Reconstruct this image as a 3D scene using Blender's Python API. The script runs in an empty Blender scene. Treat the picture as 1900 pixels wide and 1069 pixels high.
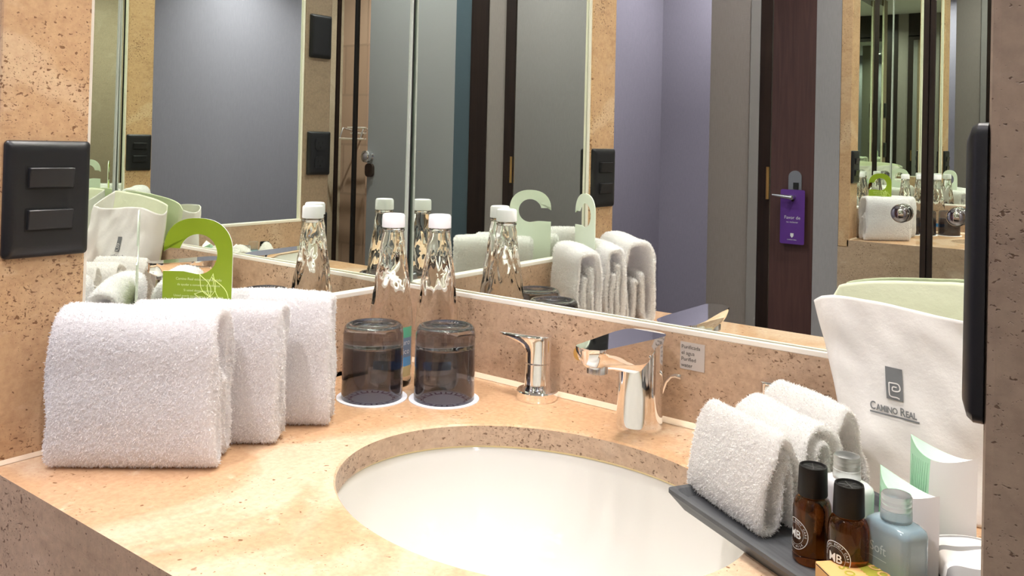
import bpy, bmesh, math, random
import numpy as np
from mathutils import Vector, Matrix, noise as mnoise

random.seed(7)
rng = np.random.default_rng(7)
S = bpy.context.scene
COL = S.collection
PI = math.pi
R = math.radians

# ------------------------------------------------------------------ camera
# metres; z = 0 is the top of the stone counter, the corner of the two mirrors is the origin
def look():
    y, p, r = R(37.2208), R(0.7094), R(1.4807)
    fw = Vector((-math.sin(y) * math.cos(p), math.cos(y) * math.cos(p), math.sin(p)))
    rt = Vector((math.cos(y), math.sin(y), 0))
    up = rt.cross(fw)
    rt2 = rt * math.cos(r) + up * math.sin(r)
    up2 = -rt * math.sin(r) + up * math.cos(r)
    return rt2, up2, fw
cam = bpy.data.cameras.new('camera')
co = bpy.data.objects.new('camera', cam)
COL.objects.link(co)
rt, up, fw = look()
m = Matrix.Identity(4)
for i in range(3):
    m[i][0], m[i][1], m[i][2] = rt[i], up[i], -fw[i]
m[0][3], m[1][3], m[2][3] = 0.9145, -0.9486, 0.3284
co.matrix_world = m
cam.sensor_width = 36.0
cam.lens = 36.0 * 1591.73 / 1900
cam.shift_x = 0
cam.shift_y = -(534.5 - 246.49) / 1900
cam.clip_start = 0.01
S.camera = co

# ------------------------------------------------------------------ world, light, exposure
w = bpy.data.worlds.new('world')
S.world = w
w.use_nodes = True
w.node_tree.nodes['Background'].inputs[0].default_value = (0.5, 0.55, 0.65, 1)
w.node_tree.nodes['Background'].inputs[1].default_value = 0.02
S.view_settings.view_transform = 'Standard'
S.view_settings.look = 'None'
S.view_settings.exposure = 0.0
S.view_settings.gamma = 1.0
S.view_settings.use_curve_mapping = False
S.cycles.max_bounces = 24
S.cycles.glossy_bounces = 16
S.cycles.transmission_bounces = 20
S.cycles.diffuse_bounces = 8
S.cycles.transparent_max_bounces = 16
S.cycles.caustics_reflective = True
S.cycles.caustics_refractive = True
S.cycles.blur_glossy = 0.3
S.cycles.sample_clamp_indirect = 4.0
S.cycles.use_denoising = True

WARM = (1.0, 0.94, 0.89)
COOL = (0.98, 0.93, 1.02)
DAY = (0.97, 0.925, 0.98)
CEIL = 1.45
# (x, y, power W, colour, beam spread in degrees)
LAMPS = [
    (0.20, -0.20, 1.75, WARM, 100), (0.44, -0.20, 1.5, WARM, 100), (0.68, -0.20, 1.5, WARM, 100),
    (0.30, -1.02, 9.0, DAY, 150), (1.25, -1.02, 9.0, DAY, 150),
    (-0.76, -1.62, 11.0, COOL, 100), (-0.55, -2.45, 12.0, COOL, 150), (2.05, -1.85, 30.0, COOL, 160),
]
def area_lamp(x, y, p, c, spread):
    L = bpy.data.lights.new('downlight_beam', 'AREA')
    L.shape = 'DISK'
    L.size = 0.07
    L.energy = p
    L.color = c
    L.spread = R(spread)
    o = bpy.data.objects.new('downlight_beam', L)
    o.location = (x, y, CEIL - 0.012)
    COL.objects.link(o)
for a in LAMPS:
    area_lamp(*a)

# ------------------------------------------------------------------ materials
def new_mat(name):
    m = bpy.data.materials.new(name)
    m.use_nodes = True
    nt = m.node_tree
    b = nt.nodes['Principled BSDF']
    return m, nt, b

def plain(name, col, rough=0.5, metal=0.0, **kw):
    m, nt, b = new_mat(name)
    b.inputs['Base Color'].default_value = (*col, 1)
    b.inputs['Roughness'].default_value = rough
    b.inputs['Metallic'].default_value = metal
    for k, v in kw.items():
        b.inputs[k].default_value = v
    return m

def N(nt, t, **kw):
    n = nt.nodes.new(t)
    for k, v in kw.items():
        if k in n.inputs:
            n.inputs[k].default_value = v
        else:
            setattr(n, k, v)
    return n

def ramp(nt, fac, stops, interp='LINEAR'):
    n = nt.nodes.new('ShaderNodeValToRGB')
    n.color_ramp.interpolation = interp
    e = n.color_ramp.elements
    while len(e) > len(stops):
        e.remove(e[-1])
    while len(e) < len(stops):
        e.new(0.5)
    for el, (p, c) in zip(e, stops):
        el.position = p
        el.color = c if len(c) == 4 else (*c, 1)
    nt.links.new(fac, n.inputs[0])
    return n.outputs[0]

def mixc(nt, fac, a, b, blend='MIX'):
    n = nt.nodes.new('ShaderNodeMix')
    n.data_type = 'RGBA'
    n.blend_type = blend
    for sock, v in ((n.inputs[0], fac), (n.inputs[6], a), (n.inputs[7], b)):
        if isinstance(v, bpy.types.NodeSocket):
            nt.links.new(v, sock)
        elif isinstance(v, (int, float)):
            sock.default_value = v
        else:
            sock.default_value = (*v, 1)
    return n.outputs[2]

def coords(nt, scale=(1, 1, 1), loc=(0, 0, 0)):
    tc = nt.nodes.new('ShaderNodeTexCoord')
    mp = nt.nodes.new('ShaderNodeMapping')
    mp.inputs['Scale'].default_value = scale
    mp.inputs['Location'].default_value = loc
    nt.links.new(tc.outputs['Object'], mp.inputs[0])
    return mp.outputs[0]

def noise(nt, vec, scale, detail=4, rough=0.55, dist=0.0):
    n = N(nt, 'ShaderNodeTexNoise', Scale=scale, Detail=detail, Roughness=rough, Distortion=dist)
    nt.links.new(vec, n.inputs['Vector'])
    return n.outputs['Fac']

def travertine(name, base, light, dark, patch=0.35, pits=0.5, pit_scale=130, rough=0.28, loc=(0, 0, 0), big_scale=5.0):
    m, nt, b = new_mat(name)
    v = coords(nt, loc=loc)
    vs = coords(nt, scale=(1.0, 1.0, 2.6), loc=loc)
    big = noise(nt, v, big_scale, 3, 0.5, 0.9)
    mid = noise(nt, vs, 22.0, 6, 0.65, 0.3)
    fine = noise(nt, v, 160.0, 3, 0.6)
    c = ramp(nt, mid, [(0.25, dark), (0.48, base), (0.60, base), (0.85, light)])
    white = ramp(nt, big, [(0.62 - patch * 0.3, (0, 0, 0)), (0.68 - patch * 0.2, (1, 1, 1))])
    f1 = nt.nodes.new('ShaderNodeMath'); f1.operation = 'MULTIPLY'
    nt.links.new(white, f1.inputs[0]); f1.inputs[1].default_value = 0.55
    c = mixc(nt, f1.outputs[0], c, light)
    c = mixc(nt, 0.22, c, ramp(nt, fine, [(0.3, (0.2, 0.2, 0.2)), (0.7, (0.8, 0.8, 0.8))]), 'OVERLAY')
    # pits: little dark holes of two sizes, in clusters
    pv = coords(nt, scale=(1.0, 1.0, 1.35), loc=loc)
    cl = noise(nt, v, 11.0, 4, 0.65)
    pit = None
    for sc_, off, k_ in ((pit_scale, 0.0, 1.0), (pit_scale * 2.3, 0.012, 0.8)):
        pn = noise(nt, pv, sc_, 1.5, 0.5, 0.35)
        ad = nt.nodes.new('ShaderNodeMath'); ad.operation = 'MULTIPLY_ADD'
        nt.links.new(cl, ad.inputs[0]); ad.inputs[1].default_value = 0.42; nt.links.new(pn, ad.inputs[2])
        t = 0.985 - pits * 0.16 + off
        one = ramp(nt, ad.outputs[0], [(t, (0, 0, 0)), (t + 0.06, (k_, k_, k_))])
        if pit is None: pit = one
        else: pit = mixc(nt, 1.0, pit, one, 'LIGHTEN')
    c = mixc(nt, pit, c, (dark[0] * 0.5, dark[1] * 0.42, dark[2] * 0.36))
    nt.links.new(c, b.inputs['Base Color'])
    b.inputs['Roughness'].default_value = rough
    bp = N(nt, 'ShaderNodeBump', Strength=0.35, Distance=0.002)
    bp.invert = True
    nt.links.new(pit, bp.inputs['Height'])
    nt.links.new(bp.outputs[0], b.inputs['Normal'])
    return m

M = {}
M['counter'] = travertine('polished travertine top', (0.58, 0.355, 0.20), (0.78, 0.63, 0.47), (0.52, 0.305, 0.165), patch=0.37, pits=0.42, pit_scale=150, rough=0.2, big_scale=4.2, loc=(0.13, 0.31, 0))
M['stone'] = travertine('travertine slab', (0.48, 0.335, 0.23), (0.60, 0.46, 0.345), (0.36, 0.24, 0.16), patch=0.1, pits=0.8, pit_scale=190, rough=0.35, loc=(0.3, 0.1, 0.7))
M['strip'] = travertine('travertine jamb', (0.57, 0.36, 0.20), (0.72, 0.53, 0.345), (0.43, 0.245, 0.125), patch=0.25, pits=0.78, pit_scale=190, rough=0.35, loc=(1.3, 2.1, 0.2))
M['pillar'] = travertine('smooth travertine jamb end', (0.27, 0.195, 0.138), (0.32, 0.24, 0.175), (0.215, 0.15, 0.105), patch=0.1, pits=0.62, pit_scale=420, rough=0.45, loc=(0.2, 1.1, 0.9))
M['hall_stone'] = travertine('plain hall stone', (0.36, 0.29, 0.20), (0.42, 0.35, 0.25), (0.31, 0.25, 0.17), patch=0.1, pits=0.1)
M['caulk'] = plain('white silicone', (0.85, 0.80, 0.72), 0.35)
M['cream_caulk'] = plain('cream silicone', (0.72, 0.56, 0.40), 0.4)
M['mirror'] = plain('mirror silvering', (0.885, 0.925, 0.86), 0.0, 1.0)
M['mirror_edge'] = plain('polished mirror edge', (0.35, 0.42, 0.36), 0.2, 0.3)
M['chrome'] = plain('chrome', (0.90, 0.90, 0.91), 0.04, 1.0)
M['satin'] = plain('satin steel', (0.7, 0.71, 0.73), 0.25, 1.0)
M['porcelain'] = plain('white glazed porcelain', (0.72, 0.70, 0.655), 0.08)
M['black'] = plain('black satin plastic', (0.012, 0.012, 0.014), 0.35)
M['black_gloss'] = plain('black rocker plastic', (0.016, 0.016, 0.018), 0.28)
M['dark'] = plain('dark slot', (0.004, 0.004, 0.004), 0.6)
M['rubber'] = plain('black gasket', (0.01, 0.01, 0.01), 0.6)
M['white_plastic'] = plain('white bottle cap', (0.86, 0.84, 0.88), 0.4)
M['ceiling'] = plain('ceiling paint', (0.75, 0.75, 0.74), 0.9)
M['lens'] = plain('lit downlight lens', (1, 1, 1), 0.5)
M['brass'] = plain('brass', (0.7, 0.45, 0.18), 0.3, 1.0)

def wallpaper(name, col, col2):
    m, nt, b = new_mat(name)
    v = coords(nt, scale=(60, 60, 900))
    v2 = coords(nt, scale=(500, 500, 40))
    a = noise(nt, v, 1.0, 3)
    a2 = noise(nt, v2, 1.0, 2)
    c = mixc(nt, a, col, col2)
    c = mixc(nt, 0.25, c, ramp(nt, a2, [(0.3, tuple(x * 0.7 for x in col)), (0.7, col2)]))
    nt.links.new(c, b.inputs['Base Color'])
    b.inputs['Roughness'].default_value = 0.75
    return m
M['purple'] = wallpaper('lavender grey wallpaper', (0.235, 0.222, 0.272), (0.30, 0.285, 0.34))
M['grey'] = wallpaper('grey wall', (0.305, 0.275, 0.29), (0.365, 0.335, 0.35))
M['taupe'] = wallpaper('taupe wall', (0.27, 0.235, 0.22), (0.33, 0.295, 0.275))
M['jamb'] = plain('pale grey jamb paint', (0.30, 0.285, 0.28), 0.6)

def wood(name, a, b_, rough=0.4):
    m, nt, b = new_mat(name)
    v = coords(nt, scale=(28, 28, 1.4))
    n = noise(nt, v, 2.0, 6, 0.6, 1.2)
    nt.links.new(ramp(nt, n, [(0.3, a), (0.7, b_)]), b.inputs['Base Color'])
    b.inputs['Roughness'].default_value = rough
    return m
M['wenge'] = wood('wenge frame', (0.010, 0.006, 0.005), (0.026, 0.014, 0.010))
M['door_wood'] = wood('dark brown door veneer', (0.055, 0.021, 0.019), (0.092, 0.038, 0.033), 0.5)
M['floor'] = plain('dark floor tile', (0.20, 0.16, 0.13), 0.3)

def tile_mat():
    m, nt, b = new_mat('brown wall tile')
    v = coords(nt)
    br = N(nt, 'ShaderNodeTexBrick', Scale=0.9)
    br.inputs['Color1'].default_value = (0.34, 0.22, 0.15, 1)
    br.inputs['Color2'].default_value = (0.40, 0.27, 0.19, 1)
    br.inputs['Mortar'].default_value = (0.30, 0.195, 0.135, 1)
    br.inputs['Mortar Size'].default_value = 0.006
    mp = N(nt, 'ShaderNodeMapping')
    mp.inputs['Rotation'].default_value = (R(90), 0, 0)
    nt.links.new(v, mp.inputs[0])
    nt.links.new(mp.outputs[0], br.inputs['Vector'])
    nt.links.new(br.outputs['Color'], b.inputs['Base Color'])
    b.inputs['Roughness'].default_value = 0.3
    return m
M['tile'] = tile_mat()

def terry(name, col):
    m, nt, b = new_mat(name)
    v = coords(nt)
    n = noise(nt, v, 700, 2, 0.6)
    n2 = noise(nt, v, 30, 3, 0.6)
    c = mixc(nt, n2, tuple(x * 0.96 for x in col), col)
    nt.links.new(c, b.inputs['Base Color'])
    b.inputs['Roughness'].default_value = 1.0
    b.inputs['Sheen Weight'].default_value = 0.25
    b.inputs['Specular IOR Level'].default_value = 0.1
    bp = N(nt, 'ShaderNodeBump', Strength=0.3, Distance=0.0015)
    nt.links.new(n, bp.inputs['Height'])
    nt.links.new(bp.outputs[0], b.inputs['Normal'])
    tr = N(nt, 'ShaderNodeBsdfTranslucent')
    nt.links.new(c, tr.inputs['Color'])
    mx = N(nt, 'ShaderNodeMixShader')
    mx.inputs[0].default_value = 0.42
    nt.links.new(b.outputs[0], mx.inputs[1]); nt.links.new(tr.outputs[0], mx.inputs[2])
    nt.links.new(mx.outputs[0], nt.nodes['Material Output'].inputs['Surface'])
    return m
M['terry'] = terry('white terry cotton', (0.96, 0.945, 0.95))
M['terry_cream'] = terry('off white terry cotton', (0.96, 0.945, 0.925))

def cotton(name, col):
    m, nt, b = new_mat(name)
    v = coords(nt)
    n = noise(nt, v, 40, 5, 0.6)
    n2 = noise(nt, v, 1200, 2)
    nt.links.new(mixc(nt, n2, tuple(x * 0.94 for x in col), col), b.inputs['Base Color'])
    b.inputs['Roughness'].default_value = 0.95
    b.inputs['Specular IOR Level'].default_value = 0.1
    bp = N(nt, 'ShaderNodeBump', Strength=0.25, Distance=0.004)
    nt.links.new(n, bp.inputs['Height'])
    nt.links.new(bp.outputs[0], b.inputs['Normal'])
    return m
M['cotton'] = cotton('white cotton muslin', (0.82, 0.79, 0.765))
M['cotton_green'] = cotton('pale green cotton lining', (0.80, 0.83, 0.62))
M['print_grey'] = plain('grey textile print', (0.17, 0.175, 0.18), 0.9)
M['cloth_grey'] = plain('pale grey textile print', (0.24, 0.23, 0.23), 0.95)

def glass(name, col, ior=1.5, rough=0.0):
    m, nt, b = new_mat(name)
    b.inputs['Base Color'].default_value = (*col, 1)
    b.inputs['Roughness'].default_value = rough
    b.inputs['IOR'].default_value = ior
    b.inputs['Transmission Weight'].default_value = 1.0
    return m
M['smoke'] = glass('smoked purple grey glass', (0.33, 0.335, 0.39), 1.5)
M['water_glass'] = glass('clear bottle full of water', (0.97, 0.98, 0.98), 1.33)
M['amber'] = glass('amber glass', (0.24, 0.062, 0.007), 1.4)
M['clear_plastic'] = glass('milky clear plastic', (0.86, 0.88, 0.88), 1.2, 0.35)
M['black_cap'] = plain('black ribbed cap', (0.007, 0.0065, 0.006), 0.5, 0.0, **{'Specular IOR Level': 0.2})
M['white_print'] = plain('white print', (0.75, 0.74, 0.72), 0.6)
M['blue_lotion'] = plain('pale blue gel bottle', (0.25, 0.335, 0.375), 0.18, 0.0, **{'Subsurface Weight': 0.3, 'Subsurface Radius': (0.01, 0.012, 0.015), 'Subsurface Scale': 0.3})
M['white_lotion'] = plain('milky lotion bottle', (0.80, 0.80, 0.80), 0.2)
M['label_green'] = plain('green label print', (0.11, 0.42, 0.26), 0.4)
M['label_navy'] = plain('slate label print', (0.18, 0.24, 0.34), 0.4)
M['label_gold'] = plain('gold label print', (0.60, 0.48, 0.22), 0.4)
M['label_blue'] = plain('blue label print', (0.10, 0.33, 0.62), 0.4)
M['coaster'] = plain('white paper coaster', (0.86, 0.86, 0.90), 0.8)
M['coaster_print'] = plain('purple coaster print', (0.13, 0.05, 0.14), 0.8)
M['hanger_green'] = plain('lime green card', (0.235, 0.335, 0.010), 0.45)
M['hanger_back'] = plain('pale card back', (0.80, 0.86, 0.76), 0.6)
M['hanger_line'] = plain('pale green line print', (0.78, 0.88, 0.35), 0.6)
M['hanger_text'] = plain('pale text print', (0.72, 0.78, 0.42), 0.6)
M['purple_card'] = plain('purple card', (0.10, 0.025, 0.22), 0.5)
M['grey_metal'] = plain('dull door hardware', (0.42, 0.43, 0.45), 0.35, 0.8)
M['box_white'] = plain('white carton', (0.84, 0.80, 0.78), 0.6)
M['box_green'] = plain('mint green carton', (0.46, 0.76, 0.52), 0.5)
M['box_green_dark'] = plain('green leaf print', (0.33, 0.62, 0.40), 0.5)
M['kraft'] = plain('kraft soap carton', (0.72, 0.42, 0.16), 0.6)
M['kraft_edge'] = plain('dark carton slit', (0.02, 0.015, 0.01), 0.8)
M['olive'] = plain('olive green print', (0.36, 0.33, 0.03), 0.6)
M['lotion_print'] = plain('pale blue print', (0.45, 0.56, 0.61), 0.5)
M['sticker'] = plain('clear label film', (0.50, 0.45, 0.42), 0.2)
M['sticker_text'] = plain('black label text', (0.04, 0.035, 0.03), 0.6)
M['orange'] = plain('orange round seal', (0.45, 0.25, 0.06), 0.35)

def stone_tray():
    m, nt, b = new_mat('grey slate tray')
    v = coords(nt, scale=(4, 60, 20))
    n = noise(nt, v, 3.0, 5)
    nt.links.new(ramp(nt, n, [(0.3, (0.05, 0.053, 0.058)), (0.7, (0.10, 0.104, 0.11))]), b.inputs['Base Color'])
    b.inputs['Roughness'].default_value = 0.55
    return m
M['tray'] = stone_tray()

def frosted():
    m, nt, b = new_mat('frosted green glass')
    b.inputs['Base Color'].default_value = (0.47, 0.50, 0.505, 1)
    b.inputs['Roughness'].default_value = 0.35
    b.inputs['Transmission Weight'].default_value = 0.35
    return m
M['frosted'] = frosted()
M['glass_edge'] = plain('teal glass edge', (0.085, 0.125, 0.15), 0.2)
M['clear_glass'] = glass('clear glass', (0.93, 0.97, 0.95), 1.02)

nt = M['lens'].node_tree
nt.nodes['Principled BSDF'].inputs['Emission Color'].default_value = (1, 0.97, 0.92, 1)
nt.nodes['Principled BSDF'].inputs['Emission Strength'].default_value = 45.0

# ------------------------------------------------------------------ mesh helpers
def tag(o, label=None, cat=None, group=None, kind=None):
    if label: o['label'] = label
    if cat: o['category'] = cat
    if group: o['group'] = group
    if kind: o['kind'] = kind
    return o

def thing(name, loc, rz, label, cat, group=None):
    o = bpy.data.objects.new(name, None)
    o.empty_display_size = 0.02
    o.location = loc
    o.rotation_euler = (0, 0, rz)
    COL.objects.link(o)
    return tag(o, label, cat, group)

class MB:
    """collects vertices and faces of one mesh"""
    def __init__(s):
        s.v = []; s.f = []; s.m = []
    def add(s, vs, fs, mi=0):
        o = len(s.v)
        s.v += [tuple(map(float, p)) for p in vs]
        s.f += [tuple(i + o for i in f) for f in fs]
        s.m += [mi] * len(fs)
        return s
    def box(s, x0, x1, y0, y1, z0, z1, mi=0):
        vs = [(x, y, z) for z in (z0, z1) for y in (y0, y1) for x in (x0, x1)]
        return s.add(vs, [(0, 2, 3, 1), (4, 5, 7, 6), (0, 1, 5, 4), (2, 6, 7, 3), (0, 4, 6, 2), (1, 3, 7, 5)], mi)
    def lathe(s, prof, seg=48, c=(0, 0, 0), mi=0, closed=False):
        vs, fs = [], []
        n = len(prof)
        for r_, z in prof:
            for k in range(seg):
                a = 2 * PI * k / seg
                vs.append((c[0] + r_ * math.cos(a), c[1] + r_ * math.sin(a), c[2] + z))
        for i in range(n if closed else n - 1):
            j = (i + 1) % n
            for k in range(seg):
                l = (k + 1) % seg
                fs.append((i * seg + k, i * seg + l, j * seg + l, j * seg + k))
        if not closed:
            if prof[0][0] > 1e-6: fs.append(tuple(range(seg))[::-1])
            if prof[-1][0] > 1e-6: fs.append(tuple((n - 1) * seg + k for k in range(seg)))
        return s.add(vs, fs, mi)
    def rings(s, rings, mi=0, cap=True):
        n = len(rings[0]); vs = [p for r_ in rings for p in r_]; fs = []
        for i in range(len(rings) - 1):
            for k in range(n):
                l = (k + 1) % n
                fs.append((i * n + k, i * n + l, (i + 1) * n + l, (i + 1) * n + k))
        if cap:
            fs.append(tuple(range(n))[::-1])
            fs.append(tuple((len(rings) - 1) * n + k for k in range(n)))
        return s.add(vs, fs, mi)
    def tube(s, path, rad, seg=12, mi=0, flat=1.0):
        path = [Vector(p) for p in path]
        rads = rad if isinstance(rad, (list, tuple)) else [rad] * len(path)
        rs = []
        ref = Vector((0, 0, 1))
        for i, p in enumerate(path):
            t = (path[min(i + 1, len(path) - 1)] - path[max(i - 1, 0)]).normalized()
            if abs(t.dot(ref)) > 0.95: ref = Vector((0, 1, 0))
            a = t.cross(ref).normalized(); b = a.cross(t).normalized()
            rs.append([p + a * rads[i] * math.cos(2 * PI * k / seg) + b * rads[i] * flat * math.sin(2 * PI * k / seg) for k in range(seg)])
        return s.rings(rs, mi)
    def prism(s, pts, z0, z1, mi=0):
        n = len(pts)
        vs = [(p[0], p[1], z0) for p in pts] + [(p[0], p[1], z1) for p in pts]
        fs = [tuple(range(n))[::-1], tuple(range(n, 2 * n))] + [(k, (k + 1) % n, n + (k + 1) % n, n + k) for k in range(n)]
        return s.add(vs, fs, mi)
    def build(s, name, mats, parent=None, smooth=None, bevel=0.0, subsurf=0, bev_seg=2):
        me = bpy.data.meshes.new(name)
        me.from_pydata(s.v, [], s.f)
        for mt in (mats if isinstance(mats, (list, tuple)) else [mats]):
            me.materials.append(M[mt] if isinstance(mt, str) else mt)
        me.polygons.foreach_set('material_index', s.m)
        bm = bmesh.new(); bm.from_mesh(me)
        bmesh.ops.recalc_face_normals(bm, faces=bm.faces)
        bm.to_mesh(me); bm.free()
        o = bpy.data.objects.new(name, me)
        COL.objects.link(o)
        if parent is not None: o.parent = parent
        if bevel > 0:
            bv = o.modifiers.new('bevel', 'BEVEL'); bv.width = bevel; bv.segments = bev_seg; bv.limit_method = 'ANGLE'; bv.angle_limit = R(40)
        if subsurf:
            ss = o.modifiers.new('sub', 'SUBSURF'); ss.levels = subsurf; ss.render_levels = subsurf
        if smooth is not None:
            me.polygons.foreach_set('use_smooth', [True] * len(me.polygons))
            if smooth < 170:
                me.set_sharp_from_angle(angle=R(smooth))
        me.update()
        return o

def struct(o):
    o['kind'] = 'structure'
    return o

def rrect(w, d, r, n=6, cx=0, cy=0):
    pts = []
    for sx, sy, a0 in ((1, 1, 0), (-1, 1, 90), (-1, -1, 180), (1, -1, 270)):
        for k in range(n + 1):
            a = R(a0 + 90 * k / n)
            pts.append((cx + sx * (w / 2 - r) + r * math.cos(a), cy + sy * (d / 2 - r) + r * math.sin(a)))
    return pts

def text_mesh(txt, size, align='LEFT', spacing=1.0, extrude=0.0, bold=0.0):
    cu = bpy.data.curves.new('t', 'FONT')
    cu.body = txt; cu.size = size; cu.align_x = align; cu.space_character = spacing
    cu.offset = bold; cu.extrude = extrude; cu.resolution_u = 3
    o = bpy.data.objects.new('t', cu)
    COL.objects.link(o)
    dg = bpy.context.evaluated_depsgraph_get()
    me = bpy.data.meshes.new_from_object(o.evaluated_get(dg))
    vs = [tuple(v.co) for v in me.vertices]; fs = [tuple(p.vertices) for p in me.polygons]
    bpy.data.objects.remove(o); bpy.data.curves.remove(cu); bpy.data.meshes.remove(me)
    return vs, fs

def put_text(mb, txt, size, f, align='LEFT', spacing=1.0, mi=0, bold=0.0):
    """lettering laid through f(x, y) -> 3D point"""
    vs, fs = text_mesh(txt, size, align, spacing, 0.0, bold)
    return mb.add([f(x, y) for x, y, z in vs], fs, mi)

def ring2d(r0, r1, n=40):
    vs = [(r_ * math.cos(2 * PI * k / n), r_ * math.sin(2 * PI * k / n)) for r_ in (r0, r1) for k in range(n)]
    return vs, [(k, (k + 1) % n, n + (k + 1) % n, n + k) for k in range(n)]

# ------------------------------------------------------------------ setting
W, D, ML = 0.8715, 0.5844, 0.0097          # width, depth, recess of the mirrors
YS = 0.4966                                # where the side mirrors stop
TR = 0.107                                 # height of the backsplash
BOT = -0.85
def wall(name, boxes, mat, bevel=0.0):
    b = MB()
    for q in boxes: b.box(*q)
    return struct(b.build(name, mat, bevel=bevel))
wall('floor', [(-1.2, 3.0, -3.0, 0.2, BOT - 0.05, BOT)], 'floor')
wall('ceiling', [(-1.2, 3.0, -3.0, 0.2, CEIL, CEIL + 0.05)], 'ceiling')
wall('wall_left', [(-0.05, -0.012, -D + 0.03, 0.0, BOT, CEIL)], 'grey')
wall('wall_back', [(-0.05, W + 0.05, 0.012, 0.08, BOT, CEIL)], 'grey')
wall('wall_right', [(W + 0.012, W + 0.06, -D + 0.03, 0.0, BOT, CEIL)], 'grey')
# travertine jambs in front of the side mirrors, with a rounded nose
wall('trim_1', [(-0.03, ML, -D, -YS, -0.025, CEIL)], 'strip', 0.003)
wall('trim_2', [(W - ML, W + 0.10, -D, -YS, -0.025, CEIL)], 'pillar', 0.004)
# backsplash slabs
wall('trim_3', [(-0.011, ML, -YS, -ML, 0.0, TR)], 'stone')
wall('trim_4', [(-0.011, W + 0.011, -ML, 0.011, 0.0, TR)], 'stone')
wall('trim_5', [(W - ML, W + 0.011, -YS, -ML, 0.0, TR)], 'stone')
# white silicone along the lower edge of the mirrors and up the jambs
cz = TR + 0.0065
wall('trim_6', [(0.0005, ML - 0.0005, -YS, -ML, TR, cz)], 'caulk', 0.001)
wall('trim_7', [(0.0005, W - 0.0005, -ML + 0.0005, -0.0045, TR, cz)], 'caulk', 0.001)
wall('trim_8', [(W - ML + 0.0005, W - 0.0005, -YS, -ML, TR, cz)], 'caulk', 0.001)
wall('trim_9', [(0.0002, 0.006, -YS - 0.0005, -YS + 0.004, cz, CEIL)], 'caulk', 0.001)
wall('trim_10', [(W - 0.006, W - 0.0002, -YS - 0.0005, -YS + 0.004, cz, CEIL)], 'caulk', 0.001)
# silicone at the foot of the backsplash
def fillet(name, pts, axis_pts, mat, q=0.006):
    b = MB()
    (x0, y0), (x1, y1) = axis_pts
    t = Vector((x1 - x0, y1 - y0)).normalized(); nrm = Vector((-t.y, t.x)) * pts
    vs = []
    for (x, y) in axis_pts:
        vs += [(x, y, 0), (x + nrm.x * q, y + nrm.y * q, 0.0004), (x, y, q)]
    b.add(vs, [(0, 1, 2), (5, 4, 3), (0, 3, 4, 1), (1, 4, 5, 2), (2, 5, 3, 0)])
    return struct(b.build(name, mat))
fillet('trim_11', -1, ((ML, -ML), (W - ML, -ML)), 'cream_caulk')
fillet('trim_12', 1, ((ML, -YS), (ML, -ML)), 'cream_caulk')
fillet('trim_13', -1, ((ML, -D + 0.004), (ML, -YS)), 'cream_caulk', 0.004)

# counter with an oval cut-out
SX, SY, SA, SB, TH = 0.4384, -0.2752, 0.207, 0.1653, 0.025
def counter():
    root = thing('countertop', (0, 0, 0), 0, 'polished cream travertine vanity counter with an oval cut-out for the basin', 'countertop')
    b = MB()
    x0, x1, y0, y1 = ML * 0.2, W - ML * 0.2, -D, -0.002
    n = 160
    angs = sorted(set([2 * PI * k / n for k in range(n)] + [math.atan2(y - SY, x - SX) % (2 * PI) for x in (x0, x1) for y in (y0, y1)]))
    n = len(angs)
    def edge(a):
        c, s_ = math.cos(a), math.sin(a)
        t = min([(x1 - SX) / c if c > 1e-9 else 1e9, (x0 - SX) / c if c < -1e-9 else 1e9, (y1 - SY) / s_ if s_ > 1e-9 else 1e9, (y0 - SY) / s_ if s_ < -1e-9 else 1e9])
        return (SX + c * t, SY + s_ * t)
    def ell(a, g):
        c, s_ = math.cos(a), math.sin(a)
        t = 1 / math.sqrt((c / (SA + g)) ** 2 + (s_ / (SB + g)) ** 2)
        return (SX + c * t, SY + s_ * t)
    R_ = [[(*edge(a), -TH) for a in angs], [(*edge(a), 0) for a in angs], [(*ell(a, 0.002), 0) for a in angs], [(*ell(a, 0.0), -0.002) for a in angs], [(*ell(a, 0.0), -TH) for a in angs]]
    vs = [p for r_ in R_ for p in r_]
    fs = []
    for i in range(5):
        j = (i + 1) % 5
        for k in range(n):
            l = (k + 1) % n
            fs.append((i * n + k, i * n + l, j * n + l, j * n + k))
    b.add(vs, fs)
    o = b.build('slab', ['counter', 'stone'], root, smooth=30)
    for p in o.data.polygons:
        if p.normal.y < -0.9 and p.center.y < -D + 0.001: p.material_index = 1
    # the sawn edge of the cut-out is unpolished stone
    for p in o.data.polygons:
        zs = [o.data.vertices[i].co for i in p.vertices]
        if p.material_index == 0 and all(z.z < -0.0015 and z.z > -TH - 1e-6 for z in zs) and abs(p.normal.z) < 0.3 and ((p.center.x - SX) / SA) ** 2 + ((p.center.y - SY) / SB) ** 2 < 1.2:
            p.material_index = 1
    f = MB().box(-0.03, W + 0.10, -D, -D + 0.02, -0.30, -TH - 0.0002)
    f.build('front_apron', 'stone', root)
    return root
counter()

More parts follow.
